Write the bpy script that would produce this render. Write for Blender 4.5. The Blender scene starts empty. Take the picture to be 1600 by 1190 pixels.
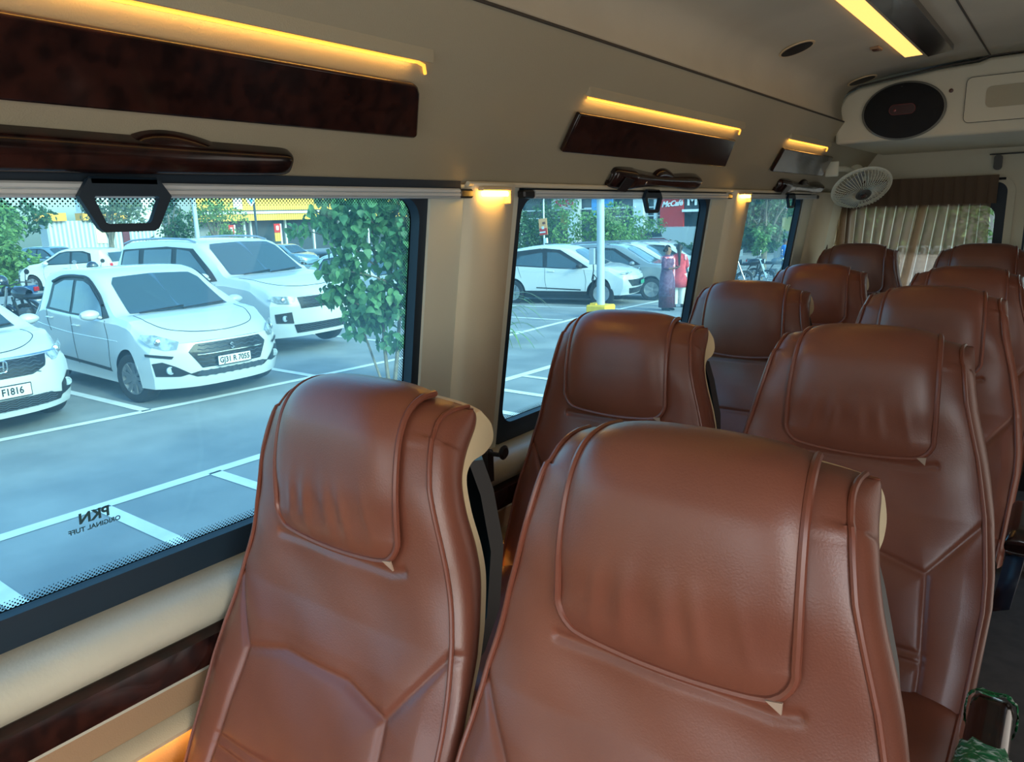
import bpy, math, random
import numpy as np
from mathutils import Vector, Matrix, noise
C = bpy.context.scene.collection
scn = bpy.context.scene
PI = math.pi

# ---------------------------------------------------------------- camera, sky, sun, exposure
cam_d = bpy.data.cameras.new('camera'); cam = bpy.data.objects.new('camera', cam_d); C.objects.link(cam)
cam_d.sensor_width = 36; cam_d.lens = 1150/1600*36; cam_d.clip_start = .02; cam_d.clip_end = 500
RT = Vector((0.80090701, 0.59816566, -0.02730944))
UP = Vector((-0.10976225, 0.19149421, 0.97533698))
FW = Vector((-0.58864268, 0.77815668, -0.21902506))
cam.matrix_world = Matrix(((RT.x, UP.x, -FW.x, 0), (RT.y, UP.y, -FW.y, 0), (RT.z, UP.z, -FW.z, 2.05), (0, 0, 0, 1)))
scn.camera = cam

w = bpy.data.worlds.new('sky'); scn.world = w; w.use_nodes = True
nt = w.node_tree; nt.nodes.clear()
sky = nt.nodes.new('ShaderNodeTexSky'); sky.sky_type = 'NISHITA'; sky.sun_disc = False
sky.sun_elevation = math.radians(32); sky.sun_rotation = math.radians(90); sky.altitude = 50
sky.air_density = 1.0; sky.dust_density = 2.5; sky.ozone_density = 1.0
bg = nt.nodes.new('ShaderNodeBackground'); bg.inputs['Strength'].default_value = 0.36
wo = nt.nodes.new('ShaderNodeOutputWorld')
nt.links.new(sky.outputs[0], bg.inputs[0]); nt.links.new(bg.outputs[0], wo.inputs[0])

sun_d = bpy.data.lights.new('sun', 'SUN'); sun_d.energy = 1.2; sun_d.angle = math.radians(3); sun_d.color = (1.0, .66, .34)
sun = bpy.data.objects.new('sun', sun_d); C.objects.link(sun)
sun.rotation_euler = Vector((-.88, .15, -.43)).to_track_quat('-Z', 'Y').to_euler()

def area(name, loc, direction, sx, sy, energy, col):
    d = bpy.data.lights.new(name, 'AREA'); d.shape = 'RECTANGLE'; d.size = sx; d.size_y = sy; d.energy = energy; d.color = col
    o = bpy.data.objects.new(name, d); C.objects.link(o); o.location = loc
    o.rotation_euler = Vector(direction).to_track_quat('-Z', 'Z').to_euler()
    return o
# area lamps added to boost daylight at the aisle side and windscreen (all behind or beside the viewer)
area('daylight_side_window', (.84, -.28, 1.80), (-1, .25, -.05), .9, .6, 4.0, (.90, .96, 1.0))
area('curtain_side_fill', (.80, 2.2, 1.80), (-1, 0, .12), 3.6, .7, 6.0, (1.0, .90, .80))  # added fill lamp inside the closed curtains, brightens the cabin
area('daylight_windscreen', (-.2, -2.0, 1.75), (0, 1, -.02), 1.5, .9, 6.0, (.86, .96, 1.0))

scn.view_settings.view_transform = 'Standard'; scn.view_settings.look = 'None'
scn.view_settings.gamma = 1; scn.view_settings.use_curve_mapping = False
scn.view_settings.exposure = 1.0
scn.cycles.max_bounces = 8; scn.cycles.transparent_max_bounces = 16

# ---------------------------------------------------------------- materials
def lin(c):
    return tuple(((v/12.92) if v <= .04045 else ((v+.055)/1.055)**2.4) for v in c)
def rgb(r, g, b): return lin((r/255, g/255, b/255))
MATS = {}
def mat(name, col, rough=.5, metal=0, noise_amt=0, nscale=8, bump=0, bscale=60, col2=None, coat=0, spec=.5, emit=None, estr=0, rnoise=0, detail=5):
    if name in MATS: return MATS[name]
    m = bpy.data.materials.new(name); m.use_nodes = True; n = m.node_tree; B = n.nodes['Principled BSDF']
    B.inputs['Base Color'].default_value = (*col, 1); B.inputs['Roughness'].default_value = rough
    B.inputs['Metallic'].default_value = metal; B.inputs['Specular IOR Level'].default_value = spec
    B.inputs['Coat Weight'].default_value = coat; B.inputs['Coat Roughness'].default_value = .08
    tc = n.nodes.new('ShaderNodeTexCoord')
    if noise_amt or col2:
        nz = n.nodes.new('ShaderNodeTexNoise'); nz.inputs['Scale'].default_value = nscale; nz.inputs['Detail'].default_value = detail
        n.links.new(tc.outputs['Object'], nz.inputs['Vector'])
        rp = n.nodes.new('ShaderNodeValToRGB')
        c2 = col2 if col2 else tuple(v*(1-noise_amt) for v in col)
        rp.color_ramp.elements[0].color = (*c2, 1); rp.color_ramp.elements[0].position = .38
        rp.color_ramp.elements[1].color = (*col, 1); rp.color_ramp.elements[1].position = .62
        n.links.new(nz.outputs['Fac'], rp.inputs[0]); n.links.new(rp.outputs[0], B.inputs['Base Color'])
        if rnoise:
            mr = n.nodes.new('ShaderNodeMapRange'); mr.inputs[3].default_value = rough-rnoise; mr.inputs[4].default_value = rough+rnoise
            n.links.new(nz.outputs['Fac'], mr.inputs[0]); n.links.new(mr.outputs[0], B.inputs['Roughness'])
    if bump:
        nb = n.nodes.new('ShaderNodeTexNoise'); nb.inputs['Scale'].default_value = bscale; nb.inputs['Detail'].default_value = 3
        n.links.new(tc.outputs['Object'], nb.inputs['Vector'])
        bp = n.nodes.new('ShaderNodeBump'); bp.inputs['Strength'].default_value = bump; bp.inputs['Distance'].default_value = .002
        n.links.new(nb.outputs['Fac'], bp.inputs['Height']); n.links.new(bp.outputs[0], B.inputs['Normal'])
    if emit:
        B.inputs['Emission Color'].default_value = (*emit, 1); B.inputs['Emission Strength'].default_value = estr
    MATS[name] = m
    return m

leather = mat('brown_leather', rgb(128, 74, 56), .37, bump=.12, bscale=420, col2=rgb(112, 63, 48), nscale=3, rnoise=.05, spec=.55)
leather_pipe = mat('leather_piping', rgb(120, 66, 50), .35)
thread = mat('dark_thread', rgb(70, 34, 26), .8)
shellm = mat('cream_plastic_shell', rgb(214, 190, 150), .5)
blackp = mat('black_plastic', rgb(22, 24, 28), .4)
blackr = mat('black_rubber', rgb(16, 38, 54), .55)  # navy cast: cyan flare haze put into the black
cream = mat('cream_moulded_trim', rgb(214, 206, 182), .5, bump=.15, bscale=250, noise_amt=.06, nscale=2)
creamv = mat('cream_vinyl_panel', rgb(176, 166, 140), .6, bump=.3, bscale=400, noise_amt=.06, nscale=2)
ceilm = mat('ceiling_lining', rgb(200, 193, 174), .75, bump=.2, bscale=300, noise_amt=.1, nscale=3)
alu = mat('satin_aluminium', rgb(196, 204, 208), .45, .1)
burl = mat('burl_veneer_lacquer', rgb(46, 22, 18), .22, col2=rgb(18, 9, 10), nscale=38, coat=.35, detail=9, spec=.4)
chrome = mat('chrome', rgb(210, 212, 215), .15, 1)
floorm = mat('dark_vinyl_floor', rgb(70, 66, 62), .6, noise_amt=.3, nscale=20)
ledm = mat('warm_led', rgb(255, 190, 60), .5, emit=(1, .45, .06), estr=.75)
ledc = mat('warm_led_ceiling', rgb(255, 200, 80), .5, emit=(1, .52, .14), estr=.85)
lampm = mat('warm_lamp', rgb(255, 214, 130), .5, emit=rgb(255, 190, 80), estr=22)

# ---------------------------------------------------------------- helpers
def setp(o, label=None, cat=None, group=None, kind=None):
    if label: o['label'] = label
    if cat: o['category'] = cat
    if group: o['group'] = group
    if kind: o['kind'] = kind
    return o
def empty(name, loc=(0, 0, 0), rz=0, label=None, cat=None, group=None):
    o = bpy.data.objects.new(name, None); C.objects.link(o); o.location = loc; o.rotation_euler = (0, 0, rz)
    o.empty_display_size = .1
    return setp(o, label, cat, group)
class MB:
    def __init__(s): s.v = []; s.f = []; s.mi = []
    def add(s, vs, fs, mi=0):
        b = len(s.v); s.v += [tuple(p) for p in vs]; s.f += [tuple(b+i for i in f) for f in fs]; s.mi += [mi]*len(fs); return s
    def box(s, c, d, M=None, mi=0, bev=0):
        x, y, z = d[0]/2, d[1]/2, d[2]/2
        if bev:
            b = min(bev, x*.99, y*.99, z*.99); vs = []; 
            # rounded box: 24 verts, chamfered
            for sx in (-1, 1):
                for sy in (-1, 1):
                    for sz in (-1, 1):
                        vs += [(sx*(x-b), sy*(y-b), sz*z), (sx*(x-b), sy*y, sz*(z-b)), (sx*x, sy*(y-b), sz*(z-b))]
            def I(sx, sy, sz, k): return ((sx > 0)*4+(sy > 0)*2+(sz > 0))*3+k
            fs = []
            for sg in (-1, 1):
                fs.append([I(-1, -1, sg, 0), I(1, -1, sg, 0), I(1, 1, sg, 0), I(-1, 1, sg, 0)][::sg])
                fs.append([I(-1, sg, -1, 1), I(-1, sg, 1, 1), I(1, sg, 1, 1), I(1, sg, -1, 1)][::sg])
                fs.append([I(sg, -1, -1, 2), I(sg, 1, -1, 2), I(sg, 1, 1, 2), I(sg, -1, 1, 2)][::sg])
            for a in (-1, 1):
                for c2 in (-1, 1):
                    fs.append([I(-1, a, c2, 0), I(-1, a, c2, 1), I(1, a, c2, 1), I(1, a, c2, 0)][::a*c2])
                    fs.append([I(a, -1, c2, 0), I(a, 1, c2, 0), I(a, 1, c2, 2), I(a, -1, c2, 2)][::a*c2])
                    fs.append([I(a, c2, -1, 1), I(a, c2, -1, 2), I(a, c2, 1, 2), I(a, c2, 1, 1)][::a*c2])
                    for e in (-1, 1): fs.append([I(a, c2, e, 0), I(a, c2, e, 1), I(a, c2, e, 2)][::-a*c2*e])
        else:
            vs = [(i*x, j*y, k*z) for i in (-1, 1) for j in (-1, 1) for k in (-1, 1)]
            fs = [(0, 1, 3, 2), (4, 6, 7, 5), (0, 4, 5, 1), (2, 3, 7, 6), (0, 2, 6, 4), (1, 5, 7, 3)]
        vs = [Vector(p) for p in vs]
        if M is not None: vs = [M @ p for p in vs]
        return s.add([(p[0]+c[0], p[1]+c[1], p[2]+c[2]) for p in vs], fs, mi)
    def tube(s, pts, r, n=8, closed=False, cap=True, mi=0, sx=1.0):
        P = [Vector(p) for p in pts]; N = len(P)
        rr = r if hasattr(r, '__len__') else [r]*N
        up = None; rings = []
        for i in range(N):
            a = P[(i-1) % N] if (closed or i) else P[i]; b = P[(i+1) % N] if (closed or i < N-1) else P[i]
            t = (b-a); t = t.normalized() if t.length > 1e-9 else Vector((0, 0, 1))
            if up is None:
                up = Vector((0, 0, 1)) if abs(t.z) < .9 else Vector((1, 0, 0))
            u = (up - t*up.dot(t)); u = u.normalized() if u.length > 1e-6 else t.orthogonal().normalized()
            up = u; v = t.cross(u)
            rings.append([P[i]+(u*math.cos(2*PI*k/n)+v*math.sin(2*PI*k/n)*sx)*rr[i] for k in range(n)])
        vs = [p for R in rings for p in R]; fs = []
        for i in range(N if closed else N-1):
            j = (i+1) % N
            for k in range(n): fs.append((i*n+k, i*n+(k+1) % n, j*n+(k+1) % n, j*n+k))
        if cap and not closed: fs += [tuple(range(n))[::-1], tuple((N-1)*n+k for k in range(n))]
        return s.add(vs, fs, mi)
    def prism(s, poly, a, b, mi=0):
        """poly: function-mapped outline: list of 3D points; extruded by vector from a to b offsets"""
        n = len(poly); A = [Vector(p)+Vector(a) for p in poly]; B = [Vector(p)+Vector(b) for p in poly]
        fs = [tuple(range(n))[::-1], tuple(range(n, 2*n))]
        fs += [(i, (i+1) % n, n+(i+1) % n, n+i) for i in range(n)]
        return s.add(A+B, fs, mi)
    def ring(s, outer, inner, a, b, mi=0):
        """frame between two outlines with equal point counts, thickness from offset a to b"""
        n = len(outer); a = Vector(a); b = Vector(b)
        V = [Vector(p)+a for p in outer]+[Vector(p)+a for p in inner]+[Vector(p)+b for p in outer]+[Vector(p)+b for p in inner]
        fs = []
        for i in range(n):
            j = (i+1) % n
            fs += [(i, j, n+j, n+i), (2*n+i, 3*n+i, 3*n+j, 2*n+j), (i, 2*n+i, 2*n+j, j), (n+i, n+j, 3*n+j, 3*n+i)]
        return s.add(V, fs, mi)
    def lathe(s, prof, M=None, n=24, mi=0, cap=True):
        vs = []; fs = []
        for (r, z) in prof:
            for k in range(n): vs.append(Vector((r*math.cos(2*PI*k/n), r*math.sin(2*PI*k/n), z)))
        for i in range(len(prof)-1):
            for k in range(n): fs.append((i*n+k, i*n+(k+1) % n, (i+1)*n+(k+1) % n, (i+1)*n+k))
        if cap: fs += [tuple(range(n))[::-1], tuple((len(prof)-1)*n+k for k in range(n))]
        if M is not None: vs = [M @ p for p in vs]
        return s.add(vs, fs, mi)
    def grid(s, G, mi=0, flip=False, closeu=False):
        G = np.asarray(G, float); m, n = G.shape[:2]; vs = G.reshape(-1, 3).tolist(); fs = []
        for i in range(m if closeu else m-1):
            for j in range(n-1):
                f = (i*n+j, ((i+1) % m)*n+j, ((i+1) % m)*n+j+1, i*n+j+1); fs.append(f[::-1] if flip else f)
        return s.add(vs, fs, mi)
    def build(s, name, mats, parent=None, smooth=True, sharp=35, recalc=False, loc=None):
        me = bpy.data.meshes.new(name); me.from_pydata(s.v, [], s.f)
        if not isinstance(mats, (list, tuple)): mats = [mats]
        for m in mats: me.materials.append(m)
        if len(mats) > 1: me.polygons.foreach_set('material_index', s.mi)
        if recalc:
            import bmesh
            bm = bmesh.new(); bm.from_mesh(me); bmesh.ops.recalc_face_normals(bm, faces=bm.faces); bm.to_mesh(me); bm.free()
        if smooth:
            me.polygons.foreach_set('use_smooth', [True]*len(me.polygons))
            try: me.set_sharp_from_angle(angle=math.radians(sharp))
            except Exception: pass
        me.update()
        o = bpy.data.objects.new(name, me); C.objects.link(o)
        if parent: o.parent = parent
        if loc: o.location = loc
        return o
def struct(o): o['kind'] = 'structure'; return o
def rrect(w, h, r, n=6, cx=0, cy=0):
    out = []
    for (sx, sy, a0) in ((1, 1, 0), (-1, 1, 90), (-1, -1, 180), (1, -1, 270)):
        for k in range(n+1):
            a = math.radians(a0+90*k/n); out.append((cx+sx*(w/2-r)+r*math.cos(a), cy+sy*(h/2-r)+r*math.sin(a)))
    return out
def catmull(pts, m=8):
    P = [np.array(p, float) for p in pts]; P = [2*P[0]-P[1]]+P+[2*P[-1]-P[-2]]; out = []
    for i in range(1, len(P)-2):
        for k in range(m):
            t = k/m; a, b, c, d = P[i-1:i+3]
            out.append(.5*((2*b)+(-a+c)*t+(2*a-5*b+4*c-d)*t*t+(-a+3*b-3*c+d)*t**3))
    out.append(P[-2]); return np.array(out)
def copy_tree(o, parent=None):
    c = o.copy(); C.objects.link(c)
    if parent: c.parent = parent
    for ch in list(o.children): copy_tree(ch, c)
    return c
def text(body, size, mname, parent, M, name='lettering', ext=.001, align='CENTER', shear=0, bold=0, sx=1.0):
    cu = bpy.data.curves.new(name, 'FONT'); cu.body = body; cu.size = size; cu.extrude = ext; cu.align_x = align; cu.align_y = 'CENTER'
    cu.shear = shear; cu.offset = bold; cu.resolution_u = 3
    t = bpy.data.objects.new(name, cu); C.objects.link(t)
    dg = bpy.context.evaluated_depsgraph_get(); me = bpy.data.meshes.new_from_object(t.evaluated_get(dg))
    bpy.data.objects.remove(t); me.name = name; me.materials.clear(); me.materials.append(mname)
    me.transform(M @ Matrix.Diagonal((sx, 1, 1, 1)))
    o = bpy.data.objects.new(name, me); C.objects.link(o)
    if parent: o.parent = parent
    return o
def frame_mat(origin, xd, yd):
    x = Vector(xd).normalized(); y = Vector(yd).normalized(); z = x.cross(y)
    return Matrix(((x.x, y.x, z.x, origin[0]), (x.y, y.y, z.y, origin[1]), (x.z, y.z, z.z, origin[2]), (0, 0, 0, 1)))
# ================================================================ VAN BODY
FZ = .72                                   # van floor height
def gx(z): return -1.10-.15*(2.1-z)         # plane of the left side glass (leans inwards)
def px(z): return -1.055+.689*(z-2.125)     # upper sloping side panel
YR, YF, XR = 4.66, -2.1, .88               # rear wall, front end, right wall
def yplane(y0, y1, xz, thick):
    """extrude a list of (x,z) points between y0 and y1, offset outwards (towards -x) by thick"""
    mb = MB(); n = len(xz)
    A = [(x, y0, z) for x, z in xz]; B = [(x, y1, z) for x, z in xz]
    A2 = [(x-thick, y0, z) for x, z in xz]; B2 = [(x-thick, y1, z) for x, z in xz]
    V = A+B+A2+B2; F = []
    for i in range(n-1):
        F += [(i, n+i, n+i+1, i+1), (2*n+i, 2*n+i+1, 3*n+i+1, 3*n+i)]
        F += [(i, i+1, 2*n+i+1, 2*n+i), (n+i, 3*n+i, 3*n+i+1, n+i+1)]
    F += [(0, 2*n, 3*n, n), (n-1, 2*n-1, 4*n-1, 3*n-1)]
    mb.add(V, F); return mb
WIN = [(-.35, 1.150), (1.455, 2.650), (3.03, 3.815)]   # window openings along y
ZB, ZT = 1.455, 2.118                                    # opening bottom / top
wall = MB()
def addw(y0, y1, xz, th=.05):
    m = yplane(y0, y1, xz, th); wall.add(m.v, m.f)
ledge = [(-1.12, FZ), (-1.12, 1.33)]
lowm = yplane(YF, YR, ledge, .05); struct(lowm.build('trim_16', mat('tan_lower_wall_vinyl', rgb(150, 122, 92), .55, bump=.25, bscale=350), recalc=True))                                       # lower wall
wl = gx(ZB)-.03
pill = [(gx(ZB)+.035, ZB), (gx(1.8)+.035, 1.8), (gx(ZT)+.035, ZT)]
ys = [YF]+[y for w_ in WIN for y in w_]+[YR]
pillars_ = MB()
for i in range(0, len(ys), 2):
    m = yplane(ys[i], ys[i+1], pill, .042); pillars_.add(m.v, m.f)
struct(pillars_.build('trim_15', mat('window_lit_trim', rgb(214, 218, 204), .5), recalc=True))  # paler than the wall: window light on the pillars put into the colour
addw(YF, YR, [(gx(ZT)+.03, ZT), (-1.055, 2.125), (-.858, 2.411)], .05)
o = struct(wall.build('wall_left', creamv, recalc=True))
# moulded window ledge along the wall
mb = MB()
prof = [(-1.235, 1.30), (-1.235, 1.452), (-1.17, 1.455), (-1.13, 1.452), (-1.105, 1.444), (-1.092, 1.428), (-1.09, 1.408), (-1.098, 1.388), (-1.115, 1.382), (-1.118, 1.30)]
A = [(x, YF, z) for x, z in prof]; mb.prism(A, (0, 0, 0), (0, YR-YF-.02, 0))
ledge_m = mat('scuffed_cream_ledge', rgb(182, 182, 166), .32, bump=.2, bscale=200, noise_amt=.12, nscale=5)
struct(mb.build('trim_1', ledge_m, recalc=True, sharp=50))
mb = MB()
prof = [(-1.119, 1.322), (-1.108, 1.318), (-1.088, 1.325), (-1.083, 1.35), (-1.088, 1.374), (-1.10, 1.380), (-1.114, 1.379)]
mb.prism([(x, YF, z) for x, z in prof], (0, 0, 0), (0, YR-YF-.03, 0))
struct(mb.build('trim_2', burl, recalc=True, sharp=50))
# pillar covers between the windows
def pillar(y0, y1, n):
    mb = MB(); pts = []
    for z in np.linspace(1.455, 2.12, 10):
        x = gx(z)+.034
        pts.append([(x, y0, z), (x+.012, y0+.004, z), (x+.026, y0+.016, z), (x+.030, (y0+y1)/2, z), (x+.026, y1-.016, z), (x+.012, y1-.004, z), (x, y1, z)])
    mb.grid(pts, flip=True)
    return struct(mb.build('trim_%d' % n, cream, sharp=60))
pillar(1.255, 1.42, 3); pillar(2.80, 2.99, 4); pillar(3.97, 4.3, 5)
# seam bead at the lower edge of the upper panel, and at the ceiling joint
mb = MB(); mb.tube([(-1.050, 1.25, 2.119), (-1.050, 4.2, 2.119)], .006); struct(mb.build('trim_6', cream))
mb = MB(); mb.tube([(-.858, YF, 2.411), (-.858, 3.595, 2.411)], .0035); struct(mb.build('trim_7', mat('dark_seam', rgb(70, 64, 56), .8)))

# glass material with a dotted black border printed on it
def glass_mat(name, y0, y1, tint, dots=True, r=.05):
    m = bpy.data.materials.new(name); m.use_nodes = True; n = m.node_tree; n.nodes.clear(); L = n.links
    out = n.nodes.new('ShaderNodeOutputMaterial')
    tr = n.nodes.new('ShaderNodeBsdfTransparent'); tr.inputs[0].default_value = (*tint, 1)
    gl = n.nodes.new('ShaderNodeBsdfGlossy'); gl.inputs['Roughness'].default_value = .02; gl.inputs[0].default_value = (.8, .95, 1, 1)
    fr = n.nodes.new('ShaderNodeFresnel'); fr.inputs[0].default_value = 1.35
    mx = n.nodes.new('ShaderNodeMixShader'); L.new(fr.outputs[0], mx.inputs[0]); L.new(tr.outputs[0], mx.inputs[1]); L.new(gl.outputs[0], mx.inputs[2])
    # cyan film added on the dusty pane: haze put in to lift dark tones
    tl = n.nodes.new('ShaderNodeBsdfTranslucent'); tl.inputs[0].default_value = (.30, .80, .95, 1); nz = n.nodes.new('ShaderNodeTexNoise'); nz.inputs['Scale'].default_value = 1.7; nz.inputs['Detail'].default_value = 6; mr = n.nodes.new('ShaderNodeMapRange'); mr.inputs[1].default_value = .3; mr.inputs[2].default_value = .75; mr.inputs[3].default_value = .05; mr.inputs[4].default_value = .13; L.new(nz.outputs[0], mr.inputs[0])
    m0 = mx; mx = n.nodes.new('ShaderNodeMixShader'); L.new(mr.outputs[0], mx.inputs[0]); L.new(m0.outputs[0], mx.inputs[1]); L.new(tl.outputs[0], mx.inputs[2])
    if not dots: L.new(m0.outputs[0], out.inputs[0]); return m
    tc = n.nodes.new('ShaderNodeTexCoord'); sp = n.nodes.new('ShaderNodeSeparateXYZ'); L.new(tc.outputs['Object'], sp.inputs[0])
    def M(op, a, b=None, c=None):
        q = n.nodes.new('ShaderNodeMath'); q.operation = op
        for i, v in enumerate((a, b, c)):
            if v is None: continue
            if isinstance(v, (int, float)): q.inputs[i].default_value = v
            else: L.new(v, q.inputs[i])
        return q.outputs[0]
    Y, Z = sp.outputs[1], sp.outputs[2]
    # rounded-box distance to the clear area edge (positive inside)
    zb, zt = 1.508, 2.092; cy, cz = (y0+y1)/2, (zb+zt)/2; hy, hz = (y1-y0)/2-r, (zt-zb)/2-r
    qy = M('SUBTRACT', M('ABSOLUTE', M('SUBTRACT', Y, cy)), hy); qz = M('SUBTRACT', M('ABSOLUTE', M('SUBTRACT', Z, cz)), hz)
    ml = M('SQRT', M('ADD', M('POWER', M('MAXIMUM', qy, 0), 2), M('POWER', M('MAXIMUM', qz, 0), 2)))
    sd = M('SUBTRACT', M('ADD', ml, M('MINIMUM', M('MAXIMUM', qy, qz), 0)), r)      # negative inside
    p = .0066
    a = M('DIVIDE', M('ADD', Y, Z), p); b = M('DIVIDE', M('SUBTRACT', Y, Z), p)
    fa = M('SUBTRACT', M('FRACT', M('ADD', a, 50)), .5); fb = M('SUBTRACT', M('FRACT', M('ADD', b, 50)), .5)
    d = M('MULTIPLY', M('SQRT', M('ADD', M('MULTIPLY', fa, fa), M('MULTIPLY', fb, fb))), p)
    rad = M('MULTIPLY_ADD', M('MAXIMUM', M('ADD', M('MULTIPLY', sd, -1), 0), 0), -.11, .0027)  # dots shrink inwards
    inband = M('LESS_THAN', M('MULTIPLY', sd, -1), .0155)
    dot = M('MULTIPLY', M('LESS_THAN', d, rad), inband)
    blk = M('MAXIMUM', dot, M('GREATER_THAN', sd, 0))
    df = n.nodes.new('ShaderNodeBsdfDiffuse'); df.inputs[0].default_value = (.008, .016, .022, 1)
    m2 = n.nodes.new('ShaderNodeMixShader'); L.new(blk, m2.inputs[0]); L.new(mx.outputs[0], m2.inputs[1]); L.new(df.outputs[0], m2.inputs[2])
    L.new(m2.outputs[0], out.inputs[0]); return m
TINT = (.345, .70, .77)
def gpt(y, z, off=0): return (gx(z)+off, y, z)
for i, (y0, y1) in enumerate(WIN):
    g0, g1 = y0+.026, y1-.022
    wn = struct(empty('window_%d' % (i+1)))
    # frame: square outside, rounded inside
    cy = (y0+y1)/2; cz = (ZB+ZT)/2
    zb, zt = 1.508, 2.092
    inn = rrect(g1-g0, zt-zb, .05, 8, (g0+g1)/2, (zb+zt)/2)
    out_ = []
    for (u, v) in inn:
        du, dv = (u-(g0+g1)/2)/((g1-g0)/2), (v-(zb+zt)/2)/((zt-zb)/2)
        out_.append((cy+max(-1, min(1, du*1.02))*(y1-y0)/2*1.0, cz+max(-1, min(1, dv*1.02))*(ZT-ZB)/2))
    mb = MB(); mb.ring([gpt(u, v) for u, v in out_], [gpt(u, v) for u, v in inn], (.004, 0, 0), (.028, 0, 0))
    mb.build('window_frame', blackr, wn, recalc=True, sharp=40)
    mb = MB(); mb.prism([gpt(g0-.02, zb-.03), gpt(g1+.02, zb-.03), gpt(g1+.02, zt+.02), gpt(g0-.02, zt+.02)], (-.003, 0, 0), (.003, 0, 0))
    # single sheet of glass (one surface, so that the tint is applied once)
    mb = MB(); mb.add([gpt(g0-.02, zb-.03), gpt(g1+.02, zb-.03), gpt(g1+.02, zt+.02), gpt(g0-.02, zt+.02)], [(0, 1, 2, 3)])
    mb.build('window_pane', glass_mat('tinted_glass_%d' % (i+1), g0, g1, TINT), wn)
    if i == 0:
        etch = mat('etched_mark', rgb(30, 70, 80), .8)
        # glazier's mark, printed to be read from outside
        base = Vector(gpt(.462, 1.594, .002)); yd = Vector((-.0, 0, 1)); 
        xm = Vector((0, -1, 0)); zu = Vector((gx(1.7)-gx(1.6), 0, .1)).normalized()
        for (s_, sz, dy, dz, b_) in (('PKN', .024, .0, .020, .0008), ('ORIGINAL TUFF', .011, .0, .002, .0002)):
            text(s_, sz, etch, wn, frame_mat(base+Vector((0, dy, 0))+zu*dz, xm, zu), 'glass_mark', ext=.0003, bold=b_)
    # roller blind cassette
    bl = empty('roller_blind', (0, 0, 0), 0, ['long ribbed aluminium roller blind cassette over the big front window', 'ribbed aluminium roller blind cassette over the middle window', 'short aluminium roller blind cassette over the rearmost side window'][i], 'blind')
    b0, b1 = [(-.4, 1.215), (1.49, 2.74), (2.985, 3.93)][i]
    mb = MB(); xb = gx(2.10)+.048
    pr = [(-.012, -.010), (-.012, .010), (.009, .010), (.012, .007), (.012, .0025), (.009, .001), (.012, -.0005), (.012, -.005), (.009, -.0062), (.012, -.0075), (.009, -.010)]
    zc = 2.0985
    mb.prism([(xb+a, b0, zc+b) for a, b in pr], (0, 0, 0), (0, b1-b0, 0)); mb.build('cassette', alu, bl, recalc=True, sharp=20)
    for (e0, e1) in ((b1, b1+.045), (b0-.045, b0)):
        mb = MB(); mb.box((xb, (e0+e1)/2, zc), (.023, e1-e0, .019), bev=.004); mb.build('end_cap', blackp, bl, sharp=50)
    # pull handle: hanging black hexagon with an opening
    hy0 = [.463, 2.052, 3.44][i]; k_ = [1.0, .95, .9][i]; hx = xb+.018
    outer = [(.000, .012), (-.015, -.010), (.006, -.052), (.012, -.057), (.080, -.057), (.087, -.052), (.110, -.010), (.095, .012)]
    inner = [(.006, -.010), (.004, -.013), (.015, -.044), (.018, -.046), (.074, -.046), (.077, -.043), (.092, -.013), (.090, -.010)]
    mb = MB(); mb.ring([(hx, hy0+u*k_, 2.100+v*k_) for u, v in outer], [(hx, hy0+u*k_, 2.100+v*k_) for u, v in inner], (-.004, 0, 0), (.006, 0, 0))
    mb.build('pull_handle', blackr, bl, recalc=True, sharp=40)
    mb = MB(); mb.box((hx+.001, hy0+.0475*k_, 2.109), (.010, .094*k_, .012), bev=.003); mb.build('handle_clip', blackr, bl, sharp=50)

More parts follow.
